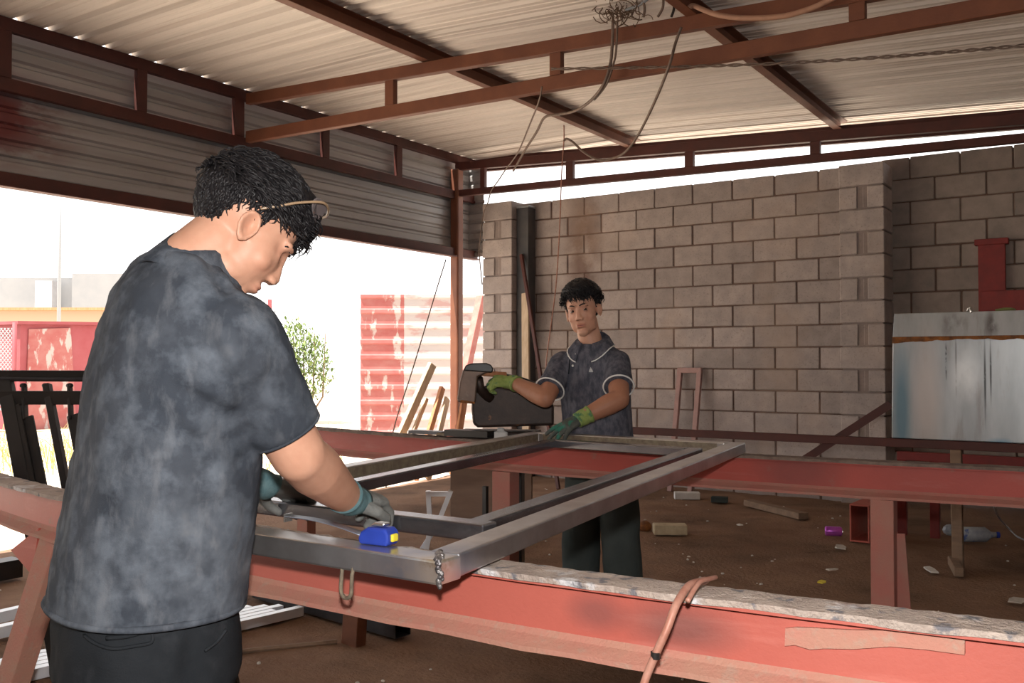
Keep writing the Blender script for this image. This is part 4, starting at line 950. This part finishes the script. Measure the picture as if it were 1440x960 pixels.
def hair_cap(M, hl, grow, name, m, parent, fringe=None):
    mb = MB(); n, k = 64, 40
    def g(th, ph):
        d = Vector((sin(th)*cos(ph), sin(th)*sin(ph), cos(th)))
        p = SKC + Vector((SKR.x*d.x, SKR.y*d.y, SKR.z*d.z))
        e = hl(p)
        w = max(0, min(1, e/.02))
        th_ = grow(p)*w - .008*(1-w)
        p2 = p + d*th_*(1+.25*N3(p, 60)) if e > 0 else p - d*.008
        return M @ p2
    R = [[g(pi*i/k, 2*pi*j/n) for j in range(n)] for i in range(1, k)]
    mb.rings(R)
    return mb.build(name, m, parent, smooth=True)
def tufts(M, s, hl, comb, count, seed, lng, rad, curl, lift, name, m, parent, seg=5, area=None):
    rnd = random.Random(seed); mb = MB(); made = 0; tries = 0
    while made < count and tries < count*30:
        tries += 1
        d = Vector((rnd.gauss(0, 1), rnd.gauss(0, 1), rnd.gauss(0, 1))).normalized()
        p = SKC + Vector((SKR.x*d.x, SKR.y*d.y, SKR.z*d.z))
        e = hl(p)
        if e <= .002 or (area and not area(p)): continue
        nn = Vector((d.x/SKR.x, d.y/SKR.y, d.z/SKR.z)).normalized()
        t = comb(p); t = (t - nn*t.dot(nn))
        if t.length < .01: continue
        t.normalize(); w = nn.cross(t); L_ = lng(p)*rnd.uniform(.7, 1.2); l_ = lift(p)
        t = (t + w*rnd.gauss(0, .25)).normalized(); ph = rnd.uniform(0, 6.28); pts = []
        g0 = max(0, min(1, e/.03))
        for i in range(seg+1):
            f = i/seg
            q = p + nn*(l_*g0*(.3+.7*sin(min(1, f*1.4)*pi/2)) - .010*f*f*g0) + t*L_*f
            if curl: q += w*curl*sin(ph+f*5)*f + nn*curl*cos(ph+f*5)*f
            pts.append(M @ q)
        R_ = rad*rnd.uniform(.7, 1.2)*s
        mb.tube(pts, [R_*.7]+[R_*(1-.85*(i/seg)) for i in range(1, seg+1)], 5); made += 1
    return mb.build(name, m, parent, smooth=True)
def eyes(M, s, parent, look, open_=True):
    R = M.to_3x3()*(1/s)
    for sx in (-1, 1):
        c = Vector((sx*.031, .0718, .0105))
        e = MB().ell(M @ c, .0118*s, R).build('eye', m_eye, parent, smooth=True)
        dirv = (M.inverted().to_3x3() @ look).normalized()
        for k0, k1, nm in ((.10, 1.45, 'upper_eyelid'), (-1.45, -.36, 'lower_eyelid')):
            mb = MB(); G = []
            for i in range(9):
                el = k0+(k1-k0)*i/8; row = []
                for j in range(13):
                    az = -1.35+2.7*j/12; bend = .16*cos(az)*(1 if k0 > 0 else -1)
                    e_ = el + (bend-.16)*(1 if i == 0 else 0)*(1 if k0 > 0 else -.6)
                    row.append(M @ (c + Vector((sin(az)*cos(e_), cos(az)*cos(e_), sin(e_)))*.0128))
                G.append(row)
            V_ = [[mb.v(p) for p in r] for r in G]
            for i in range(8):
                for j in range(12): mb.f((V_[i][j], V_[i+1][j], V_[i+1][j+1], V_[i][j+1]))
            mb.build(nm, m_lid, e, smooth=True, solid=.0012)
        MB().ell(M @ (c + dirv*.0088), Vector((.0074, .0042, .0074))*s, R).build('iris', m_iris, e, smooth=True)
def lids(mb, M, s):
    # upper and lower eyelids as arcs hugging the eyeballs (part of the body surface)
    for sx in (-1, 1):
        c = Vector((sx*.031, .0735, .0105))
        for a0, r_, amp in ((.28, .0042, 1), (.62, .0045, 1), (-.42, .0036, 1), (-.75, .004, 1)):
            pts = []
            for k in range(9):
                u = -1+2*k/8; el = a0*(1-u*u*.75) + (.06*sx*u*-1)
                d = Vector((sin(u*1.0), cos(u*1.0)*cos(el), cos(u*1.0)*sin(el))).normalized()
                pts.append(M @ (c + d*.0122))
            mb.tube(pts, r_*s, 6)
def brows(M, s, parent, th=.0032):
    for sx in (-1, 1):
        pts = [M @ Vector((sx*x, y, z)) for x, y, z in ((.011, .0915, .0305), (.022, .0905, .0350), (.036, .083, .0355), (.048, .070, .024))]
        MB().tube(smoothpath(pts, 4), [th*s*(.7+.5*sin(pi*i/12))*(1 if i < 11 else .5) for i in range(13)], 6).build('eyebrow', m_hair, parent, smooth=True)
def glove(wrist, fdir, back, thumb_side, size, curl, spread, mcuff, mpalm, parent, name='glove', cufflen=.055, thumb_curl=.3, forearm=None):
    x = fdir.normalized(); z = (back - x*back.dot(x)).normalized(); y = (z.cross(x)).normalized()*thumb_side
    P = lambda a, b, c: wrist + (x*a + y*b + z*c)*size
    mb = MB()
    sec = lambda a, w, t, zc=0: (P(a, 0, zc), y*w*size, z*t*size)
    mb.ovals([sec(-.01, .029, .022), sec(.02, .034, .019), (P(.055, .001, .002), y*.041*size, z*.017*size), (P(.088, 0, .001), y*.041*size, z*.0145*size), (P(.096, 0, -.001), y*.037*size, z*.011*size)], 24)
    fb = [(.090, .029, .074), (.096, .010, .083), (.094, -.010, .077), (.086, -.028, .060)]
    for i, (fx, fy, L_) in enumerate(fb):
        c = curl[i] if isinstance(curl, (list, tuple)) else curl
        ang = 0; p = Vector((fx-.012, fy*.97, .001)); pts = [p.copy()]; rad = [.0108]
        sp = (fy/.03)*spread
        for l_, k, r in ((.46, .75, .0105), (.30, 1.1, .0098), (.24, .8, .0086)):
            ang += c*k; st = L_*l_ + (.012 if l_ == .46 else 0)
            p = p + Vector((cos(ang)*cos(sp)*st, sin(sp)*st, -sin(ang)*st)); pts.append(p.copy()); rad.append(r)
        mb.limb([P(*q) for q in pts], [r*size for r in rad], 12)
    tc = thumb_curl
    tp = [Vector((.018, .022, -.006)), Vector((.045, .046, -.014)), Vector((.072, .058-.02*tc, -.022-.015*tc)), Vector((.094, .058-.05*tc, -.030-.03*tc))]
    mb.limb([P(*q) for q in tp], [.016*size, .0135*size, .0115*size, .0095*size], 12)
    g = organic(mb, name, mpalm, parent, voxel=.0032, smooth=3)
    fa = forearm.normalized() if forearm else x
    ax = fa; by = (y - ax*y.dot(ax)).normalized(); bz = ax.cross(by).normalized()
    w0 = wrist
    mb = MB(); R = []
    for i in range(9):
        f = i/8; a = .022 - (cufflen+.022)*f; r = 1 + .03*sin(f*40) + (.05 if i in (7, 8) else 0)
        cc = w0 + (x*max(a, 0) + fa*min(a, 0))*size
        R.append((cc, by*(.039-.001*f)*size*r, bz*(.030+.005*f)*size*r))
    mb.ovals(R, 28, 2.1)
    tag(mb.build('cuff', mcuff, g, smooth=True), 'knitted cuff')
    return g
def folds(strokes):
    S = [(Vector(a), Vector(b), amp, sg) for a, b, amp, sg in strokes]
    def f(p, n):
        d = 0
        for a, b, amp, sg in S:
            ab = b-a; t = max(0, min(1, (p-a).dot(ab)/ab.length_squared)); q = (p-a-ab*t).length
            if q < sg*3: d += amp*(exp(-(q/sg)**2) - .6*exp(-((q-1.8*sg)/sg)**2))*sin(pi*(.12+.76*t))
        return d
    return f
def shoe(root, ankle, toe, name='shoe'):
    x = Vector((toe.x-ankle.x, toe.y-ankle.y, 0)).normalized(); y = Vector((-x.y, x.x, 0)); b = Vector((ankle.x, ankle.y, 0))
    mb = MB()
    mb.ovals([(b+x*-.075+ZZ*.045, y*.026, ZZ*.032), (b+x*-.05+ZZ*.05, y*.036, ZZ*.046), (b+x*.03+ZZ*.052, y*.04, ZZ*.05), (b+x*.10+ZZ*.042, y*.047, ZZ*.036), (b+x*.165+ZZ*.034, y*.043, ZZ*.028), (b+x*.195+ZZ*.03, y*.024, ZZ*.018)], 20)
    mb.limb([b+ZZ*.06, b+ZZ*.11], [.045, .044], 16)
    o = organic(mb, name, m_shoe, root, voxel=.006, smooth=3)
    MB().rings([[b+x*a_+y*w_+ZZ*z_ for a_, w_ in ((-.085, 0), (-.07, .032), (-.02, .04), (.06, .043), (.12, .05), (.18, .042), (.205, 0), (.18, -.042), (.12, -.05), (.06, -.043), (-.02, -.04), (-.07, -.032))] for z_ in (.012, .034)]).build('sole', m_black, o, bevel=.004)
    return o

# ================================================================== the worker with his back to us
FB, RB = DV(.77, .64, 0).normalized(), DV(.64, -.77, 0).normalized()     # his front, his right
M1s = .98
C1 = T(339, 328, 1.645)
face1 = DV(.66, .30, -.62)
H1 = headM(C1, face1, ZZ, M1s, roll=-.05)
p1 = None
mb = MB(); head_prims(mb, H1, M1s)
for sx in (-1, 1): mb.ell(H1 @ Vector((sx*.031, .0735, .0095)), .0128*M1s, n=14, m=10)
nb = T(285, 385, 1.655)
mb.limb([H1 @ Vector((0, -.022, -.035)), H1 @ Vector((0, -.034, -.085)), nb, nb-(FB*.62+ZZ*.78)*.07], [.054*M1s, .053, .055, .058], 20)
RS, REl, RWr = T(328, 478, 1.552), T(421, 640, 1.63), T(491, 703, 1.87)
LS = T(196, 462, 1.76); LEl = T(275, 640, 1.96); LWr = T(372, 683, 2.07)
secs = []
for px, py, t, a, b in ((268, 412, 1.655, .12, .07), (262, 432, 1.655, .165, .085), (248, 520, 1.655, .165, .105), (238, 610, 1.655, .165, .11), (228, 700, 1.655, .16, .11), (216, 790, 1.655, .17, .12), (208, 860, 1.655, .17, .125)):
    secs.append((T(px, py, t), RB*a, FB*b))
mb.ovals(secs)
mb.limb([RS, RS.lerp(REl, .5), REl], [.058, .052, .049], 18)
mb.limb([REl, REl.lerp(RWr, .28), REl.lerp(RWr, .65), RWr], [.047, .0505, .041, .031], 18)
mb.limb([LS, LS.lerp(LEl, .5), LEl, LEl.lerp(LWr, .3), LWr], [.055, .05, .045, .045, .03], 16)
PV = T(206, 868, 1.655)
def gnd(p): return Vector((p.x, p.y, 0))
hipR, hipL = PV + RB*.085, PV - RB*.085
ankR, ankL = gnd(PV + RB*.15 - FB*.05) + ZZ*.09, gnd(PV - RB*.15 + FB*.03) + ZZ*.09
for h, a in ((hipR, ankR), (hipL, ankL)): mb.limb([h, h.lerp(a, .5), a], [.085, .055, .038], 16)
def body1post():
    sc = sculpt(H1, M1s)
    return sc
person1 = organic(mb, 'person', m_skin, None, voxel=.0040, smooth=8, post=body1post(), color=face_tone(H1, .25))
tag(person1, 'man in a dusty dark shirt seen from behind, leaning over the door frame', 'person')
# shirt
mb = MB(); secs = []
for px, py, t, a, b in ((289, 374, 1.655, .076, .076), (284, 381, 1.655, .085, .080), (275, 396, 1.655, .135, .098), (264, 424, 1.655, .180, .118), (256, 462, 1.655, .200, .130), (248, 520, 1.655, .203, .140), (238, 610, 1.655, .203, .148), (228, 700, 1.655, .206, .153), (214, 780, 1.655, .208, .155), (204, 846, 1.655, .212, .158)):
    k = max(0, min(1, (450-py)/70)); secs.append((T(px, py, t), RB*a, (FB*(1-.22*k) - ZZ*.62*k).normalized()*b))
mb.ovals(secs, 40, 2.25)
cuf = RS.lerp(REl, .80)
mb.limb([RS + ZZ*.006, RS.lerp(REl, .3)], [.083, .078], 20)
mb.limb([T(285, 424, 1.61), T(312, 456, 1.56), RS], [.050, .064, .080], 20)
mb.limb([T(296, 530, 1.56), RS], [.095, .076], 20); mb.limb([T(292, 462, 1.60), T(330, 500, 1.545)], [.090, .080], 20)
mb.limb([T(250, 405, 1.70), T(215, 430, 1.74), LS], [.058, .066, .068], 20)
mb.tube([RS, RS.lerp(REl, .3), RS.lerp(REl, .6), cuf], [.080, .078, .071, .066], 24)
mb.limb([LS, LS.lerp(LEl, .3), LS.lerp(LEl, .75)], [.070, .070, .064], 20)
st = [(T(a, b, t), T(c, d, t2), amp, sg) for a, b, t, c, d, t2, amp, sg in (
    (240, 466, 1.50, 296, 520, 1.47, .005, .012), (262, 466, 1.49, 312, 526, 1.46, .004, .010), (300, 538, 1.47, 352, 600, 1.50, .009, .014),
    (210, 545, 1.50, 296, 600, 1.48, .010, .016), (232, 585, 1.49, 300, 612, 1.48, .007, .012), (366, 620, 1.55, 315, 655, 1.50, .010, .014),
    (300, 500, 1.46, 330, 640, 1.48, -.008, .014), (345, 660, 1.53, 250, 700, 1.49, .006, .016), (120, 560, 1.70, 170, 700, 1.58, .006, .022), (135, 650, 1.66, 150, 820, 1.58, .007, .022),
    (250, 690, 1.49, 330, 760, 1.50, -.006, .02), (300, 375, 1.58, 340, 410, 1.52, .006, .012), (385, 500, 1.50, 345, 560, 1.47, .006, .014), (405, 560, 1.52, 350, 590, 1.49, .006, .012))]
fo = folds(st)
def sp1(p, n):
    k = .006*N3((p.x, p.y, p.z*.7), 9) + .003*N3((p.x+5, p.y, p.z), 24) + .0012*N3(p, 60)
    return p + n*(k + fo(p, n))
shirt1 = organic(mb, 'shirt', m_shirt, person1, voxel=.006, smooth=16, post=sp1)
# collar band
mb = MB(); cen = T(296, 369, 1.648); R = []
tilt = lambda q: -.018*cos(q-pi/2) 
n = 40
rings = []
for rr, zz_ in ((.098, -.078), (.083, -.004), (.078, -.003), (.088, -.078)):
    rings.append([cen + RB*(rr*cos(2*pi*k/n)) + (FB*.78-ZZ*.62)*(rr*.98*sin(2*pi*k/n)) + (FB*.62+ZZ*.78)*zz_ for k in range(n)])
R = [[rings[j][k] for j in range(4)] for k in range(n)]
mb.rings(R, closed=True); mb.build('collar', m_shirt, shirt1, smooth=True)
# stitched hem and cuff edge
def oval_ring(c, A, B, n=48, e=2.25): return [c + A*(abs(cos(q))**(2/e)*(1 if cos(q) > 0 else -1)) + B*(abs(sin(q))**(2/e)*(1 if sin(q) > 0 else -1)) for q in [2*pi*k/n for k in range(n)]]
hc = T(204, 842, 1.655)
MB().tube(oval_ring(hc, RB*.209, FB*.155), .006, 8, closed=True).build('hem', m_shirt, shirt1, smooth=True)
dA = (REl-RS).normalized(); a1 = dA.cross(ZZ).normalized(); a2 = dA.cross(a1)
MB().tube([cuf - dA*.004 + a1*.0635*cos(q) + a2*.0635*sin(q) for q in [2*pi*k/32 for k in range(32)]], .0028, 8, closed=True).build('cuff_hem', m_shirt, shirt1, smooth=True)
# trousers
def trousers(root, PV, R_, F_, hips, anks, wa, m, rt, rk, rb, post=None, vox=.007):
    mb = MB()
    mb.ovals([(PV+ZZ*.10, R_*wa[0], F_*wa[1]), (PV+ZZ*.02, R_*(wa[0]+.012), F_*(wa[1]+.012)), (PV-ZZ*.07, R_*(wa[0]+.012), F_*(wa[1]+.014)), (PV-ZZ*.13, R_*wa[0]*.93, F_*(wa[1]-.02))], 36)
    for h, a in zip(hips, anks):
        kn = h.lerp(a, .52) + F_*.02; mb.tube([h-ZZ*.03, h.lerp(kn, .5), kn, kn.lerp(a, .6), a-ZZ*.035], [rt, rt*.95, rk, (rk+rb)/2, rb], 22)
    return organic(mb, 'trousers', m, root, voxel=vox, smooth=5, post=post)
tst = folds([(T(95, 905, 1.62), T(200, 890, 1.5), .006, .012), (T(110, 930, 1.6), T(220, 905, 1.5), .006, .012), (T(250, 890, 1.5), T(235, 960, 1.5), .005, .014), (T(290, 930, 1.5), T(330, 890, 1.5), .006, .012)])
tr1 = trousers(person1, PV-ZZ*.02, RB, FB, (hipR, hipL), (ankR, ankL), (.180, .135), m_pants, .105, .085, .082, post=lambda p, n: p + n*(.005*N3(p, 11)+.002*N3(p, 30) + tst(p, n)))
pk = [T(x, y, t) for x, y, t in ((128, 896, 1.535), (205, 886, 1.475), (213, 910, 1.475), (170, 921, 1.50), (140, 916, 1.525))]
nn_ = -FB
# gloves
gl1 = glove(RWr, DV(.44, .88, -.10), DV(.05, -.35, 1), -1, .98, [.75, .85, .9, .9], .04, m_glovet, m_gloveg, person1, cufflen=.035, forearm=RWr-REl)
gl2 = glove(LWr, DV(.45, .75, -.25), DV(-.3, -.1, 1), 1, 1.0, .4, .10, m_glovet, m_gloveg, person1, cufflen=.05, forearm=LWr-LEl)
for a, tdir in ((ankR, FB+RB*.2), (ankL, FB-RB*.1)): shoe(person1, a, a+tdir)
# hair
def hl1(p):
    y, z, x = p.y, p.z, abs(p.x)
    if y > .045: lim = .080 - (y-.045)*.1
    elif y > .012: lim = .018 + (y-.012)/.033*.062
    elif y > -.03: lim = .034
    else: lim = .034 - (-.03-y)/.05*.105
    return z - max(lim, -.060)
def grow1(p):
    return .003 + .014*max(0, min(1, (p.z-.05)/.06)) + .010*max(0, min(1, (p.y-.0)/.06))*(p.z > .06)
hair1 = hair_cap(H1, hl1, grow1, 'hair', m_hair, person1)
top1 = lambda p: p.z > .055
comb1 = lambda p: Vector((.15*p.x/.07, .9 if p.z > .05 else -.1, -.25 if p.z > .05 else -1))
tufts(H1, M1s, hl1, comb1, 2300, 2, lambda p: .020 if p.z < .05 else .038, .0036, .005, lambda p: .005 if p.z < .05 else .020, 'hair', m_hair, person1)
tufts(H1, M1s, hl1, lambda p: Vector((p.x*2, 1, -.6)), 170, 9, lambda p: .050, .0042, .015, lambda p: .020, 'hair', m_hair, person1, seg=8, area=lambda p: p.y > .035 and p.z > .06)
brows(H1, M1s, person1)
# safety glasses pushed up on the head
e0, e1_ = H1 @ Vector((.084, .0, .022)), H1 @ Vector((.096, .075, .085))
gg = MB().tube(smoothpath([H1 @ Vector((.082, -.006, .036)), H1 @ Vector((.088, .012, .058)), H1 @ Vector((.092, .034, .088)), H1 @ Vector((.084, .066, .122)), H1 @ Vector((.03, .088, .132)), H1 @ Vector((-.03, .088, .132)), H1 @ Vector((-.084, .066, .122)), H1 @ Vector((-.092, .034, .088)), H1 @ Vector((-.082, -.006, .036))]), .0024, 8).build('safety_glasses', mat('clear_brown_frame', (.30, .2, .12), None, 8, .25), person1, smooth=True)
tag(gg, 'safety glasses pushed up into the hair')
for sx in (-1, 1):
    mb = MB(); R = [[H1 @ Vector((sx*(.046+.034*cos(q)), .080-.030*abs(cos(q))*(cos(q) > 0), .116+.018*sin(q))) + (H1.to_3x3() @ Vector((0, d, 0))) for q in [2*pi*k/20 for k in range(20)]] for d in (0, .003)]
    mb.rings(R).build('lens', m_lens, gg)
# back pocket on the trousers
def on_surface(obj, p, d, off=.003):
    dg = bpy.context.evaluated_depsgraph_get()
    mi = obj.matrix_world.inverted()
    h, loc, nor, _ = obj.ray_cast(CAM, (p-CAM).normalized())
    return (loc - (p-CAM).normalized()*off) if h else p
bpy.context.view_layer.update()
def draped_strip(obj, pix, name, m, parent, w=.006, lab=None, off=.002):
    pts = [on_surface(obj, T(x, y, 1.5), None, off) for x, y in pix]
    o = MB().tube(smoothpath(pts, 4), w, 6).build(name, m, parent, smooth=True)
    return o
draped_strip(tr1, [(118, 893), (135, 905), (160, 912), (190, 908), (213, 903), (214, 890)], 'pocket_seam', m_pants, tr1, .003)
draped_strip(tr1, [(150, 897), (180, 894), (214, 884)], 'pocket_flap', m_pants, tr1, .004)
draped_strip(tr1, [(288, 915), (305, 902), (318, 885)], 'pocket_seam', m_pants, tr1, .003)

# ================================================================== the younger worker facing us
TB = 4.25
FB2, RB2 = DV(-.5, -.87, 0).normalized(), DV(-.87, .5, 0).normalized()
M2s = .965
C2 = T(820, 439, 4.235)
face2 = DV(-.33, -.94, -.02)
H2 = headM(C2, face2, ZZ, M2s, roll=.0)
H2 = Matrix.Translation(C2) @ Matrix.Rotation(.17, 4, -FH) @ Matrix.Translation(-C2) @ H2
mb = MB(); head_prims(mb, H2, M2s); lids(mb, H2, M2s)
for sx in (-1, 1): mb.ell(H2 @ Vector((sx*.024, .032, -.046)), Vector((.037, .038, .050))*M2s, H2.to_3x3()*(1/M2s))
nb2 = T(833, 490, 4.27)
mb.limb([H2 @ Vector((0, -.02, -.05)), H2 @ Vector((0, -.03, -.09)), nb2, nb2-ZZ*.06], [.050, .052, .056, .065], 18)
S2R, E2R, W2R = T(791, 511, 4.32), T(767, 560, 4.14), T(721, 537, 4.29)
S2L, E2L, W2L = T(868, 510, 4.17), T(871, 561, 3.98), T(817, 588, 3.94)
secs = []
for px, py, a, b in ((836, 492, .10, .065), (836, 505, .15, .085), (837, 535, .155, .10), (838, 570, .145, .098), (840, 610, .14, .095), (843, 650, .15, .10)):
    secs.append((T(px, py, 4.26), RB2*a, FB2*b))
mb.ovals(secs)
mb.limb([S2R, S2R.lerp(E2R, .5), E2R], [.05, .046, .042], 16)
mb.limb([E2R, E2R.lerp(W2R, .3), W2R], [.043, .044, .029], 16)
mb.limb([S2L, S2L.lerp(E2L, .5), E2L], [.05, .047, .044], 16)
mb.limb([E2L, E2L.lerp(W2L, .3), W2L], [.045, .046, .030], 16)
PV2 = T(846, 650, 4.28)
hip2 = [PV2 + RB2*.085, PV2 - RB2*.085]
ank2 = [gnd(T(817, 800, 4.33)) + ZZ*.09, gnd(T(879, 800, 4.22)) + ZZ*.09]
for h, a in zip(hip2, ank2): mb.limb([h, h.lerp(a, .5), a], [.075, .05, .036], 14)
person2 = organic(mb, 'person', m_skin2, None, voxel=.0034, smooth=9, post=sculpt(H2, M2s), color=face_tone(H2, .0, (.66, .56, .50)))
tag(person2, 'younger man in a grey polo shirt facing us behind the far beam', 'person')
# polo shirt
mb = MB(); secs = []
for px, py, a, b in ((834, 484, .070, .064), (835, 490, .105, .075), (836, 498, .145, .09), (836, 508, .166, .10), (837, 535, .170, .114), (838, 570, .165, .115), (840, 610, .168, .118), (843, 640, .172, .122)):
    secs.append((T(px, py, 4.26), RB2*a, FB2*b))
mb.ovals(secs, 36, 2.25)
c2R, c2L = S2R.lerp(E2R, .74), S2L.lerp(E2L, .66)
mb.limb([S2R, S2R.lerp(E2R, .3)], [.060, .062], 18); mb.tube([S2R, S2R.lerp(E2R, .4), c2R], [.060, .063, .065], 22)
mb.limb([S2L, S2L.lerp(E2L, .3)], [.060, .062], 18); mb.tube([S2L, S2L.lerp(E2L, .4), c2L], [.060, .063, .065], 22)
fo2 = folds([(T(790, 545, 4.15), T(800, 590, 4.12), .007, .014), (T(815, 520, 4.1), T(800, 560, 4.1), .006, .014), (T(850, 500, 4.1), T(838, 545, 4.1), .005, .014), (T(872, 560, 4.1), T(850, 600, 4.1), .007, .016), (T(830, 560, 4.1), T(836, 610, 4.1), .006, .018), (T(808, 500, 4.1), T(820, 540, 4.1), -.004, .012)])
shirt2 = organic(mb, 'polo_shirt', m_polo, person2, voxel=.0065, smooth=4, post=lambda p, n: p + n*(.005*N3(p, 10) + .002*N3(p, 26) + fo2(p, n)))
for c, S_, E_ in ((c2R, S2R, E2R), (c2L, S2L, E2L)):
    d = (E_-S_).normalized(); a1 = d.cross(RB2).normalized(); a2 = d.cross(a1)
    tag(MB().tube([c + d*.002 + a1*.067*cos(q) + a2*.067*sin(q) for q in [2*pi*k/32 for k in range(32)]], .0036, 8, closed=True).build('sleeve_trim', m_trim, shirt2, smooth=True), 'white piping at the sleeve edge')
# collar: two leaves with white piping
cc = T(833, 480, 4.25); n = 32; R = []; edge = []
bpy.context.view_layer.update()
for k in range(n+1):
    q = radians(114) + radians(312)*k/n     # opening at the front
    f = k/n; wing = max(0, 1-min(f, 1-f)/.20)
    dirv = RB2*cos(q) + FB2*sin(q)
    top = cc + dirv*.064 + ZZ*(.018 - .030*sin(q))
    g = cc + dirv*(.100+.014*wing) + ZZ*(-.030 - .030*sin(q) - .030*wing) + FB2*.03*wing
    hit, loc, nor, _ = shirt2.closest_point_on_mesh(g)
    low = loc + nor*.008
    mid = top.lerp(low, .25) + dirv*.006 + ZZ*.004
    R.append([top, mid, low + dirv*.002, low - nor*.003, top - dirv*.006]); edge.append(low + nor*.002)
col = MB().rings(R).build('collar', m_polo, shirt2, smooth=False, bevel=.001)
tag(MB().tube(edge, .0030, 6).build('collar_trim', m_trim, col, smooth=True), 'white piping on the collar edge')
def on2(px, py, off=.003): return on_surface(shirt2, T(px, py, 4.1), None, off)
bpy.context.view_layer.update()
for px, py in ((810, 498), (805.5, 514)):
    MB().ell(on2(px, py), .0058, n=10, m=6).build('button', m_trim, shirt2, smooth=True)
MB().tube([on2(802, 497, .001), on2(801, 508, .001), on2(799.5, 526, .001)], .0025, 6).build('placket_seam', m_pants, shirt2)
e = on2(831, 519.5, .003)
mb = MB(); r_, u_ = RT, ZZ
def emb(pts): mb.rings([[e + r_*x + u_*z + d for x, z in pts] for d in (Vector((0, 0, 0)), -FH*.003)])
emb([(-.010, -.008), (.010, -.008), (.007, -.011), (-.007, -.011)]); emb([(-.001, -.006), (-.001, .012), (-.008, -.006)]); emb([(.001, -.006), (.008, -.006), (.001, .008)])
tag(mb.build('chest_emblem', m_trim, shirt2), 'small white sailing-boat emblem')
trousers(person2, PV2-ZZ*.01, RB2, FB2, hip2, ank2, (.150, .115), m_pants2, .092, .09, .088, post=lambda p, n: p + n*(.006*N3(p, 8)+.003*N3(p, 22)))
for a in ank2: shoe(person2, a, a + FB2 + RB2*(.15 if a is ank2[0] else -.15))
# gloves: his right hand on the saw handle, his left on the frame
glove(W2R, DV(-.97, .05, .05), DV(.05, -.60, .75), -1, .98, [1.0, 1.05, 1.1, 1.1], .05, m_gloveo, m_gloveo, person2, cufflen=.03, thumb_curl=.8, forearm=W2R-E2R)
glove(W2L, DV(-.78, -.42, -.40), DV(-.25, -.50, .83), -1, .98, [.16, .22, .26, .32], .26, m_gloveo, m_glovel, person2, cufflen=.045, thumb_curl=.1, forearm=W2L-E2L)
def hl2(p):
    y, z, x = p.y, p.z, abs(p.x)
    if y > .045: lim = .076
    elif y > .012: lim = .012 + (y-.012)/.033*.064
    elif y > -.025: lim = .028
    else: lim = .028 - (-.025-y)/.05*.085
    return z - max(lim, -.050)
def grow2(p): return .006 + .022*max(0, min(1, (p.z-.04)/.06))
hair_cap(H2, hl2, grow2, 'hair', m_hair, person2)
tufts(H2, M2s, hl2, lambda p: Vector((-.35, .9 if p.z > .05 else -.1, -.3 if p.z > .05 else -1)), 700, 12, lambda p: .020 if p.z < .06 else .042, .0044, .005, lambda p: .009 if p.z < .05 else .029, 'hair', m_hair, person2)
tufts(H2, M2s, hl2, lambda p: Vector((-.5, .55, -1)), 110, 13, lambda p: .038, .0052, .004, lambda p: .016, 'hair', m_hair, person2, area=lambda p: p.y > .045)
brows(H2, M2s, person2, .0029); eyes(H2, M2s, person2, (CAM-C2))

# ------------------------------------------------------------------ light
w = bpy.data.worlds.new('sky'); SC.world = w; w.use_nodes = True
bg = w.node_tree.nodes['Background']; bg.inputs[0].default_value = (1.0, .99, .98, 1); bg.inputs[1].default_value = SKY
sun = bpy.data.lights.new('sun', 'SUN'); sun.energy = SUN; sun.angle = .01; sun.color = (1, .93, .84)
so = bpy.data.objects.new('sun', sun); COL.objects.link(so)
so.rotation_euler = Vector(SUNDIR).to_track_quat('-Z', 'Y').to_euler()
fl = bpy.data.lights.new('camera_flash', 'SPOT'); fl.energy = FLASH; fl.spot_size = radians(105); fl.spot_blend = .6; fl.shadow_soft_size = .025; fl.color = (1, .96, .92)
fo_ = bpy.data.objects.new('camera_flash', fl); COL.objects.link(fo_)
fo_.matrix_world = M.copy(); fo_.location = CAM + UP*.13 - FW*.02
vs = SC.view_settings; vs.view_transform = 'Standard'; vs.look = 'None'; vs.gamma = 1; vs.exposure = EXPO; vs.use_curve_mapping = False
SC.display_settings.display_device = 'sRGB'
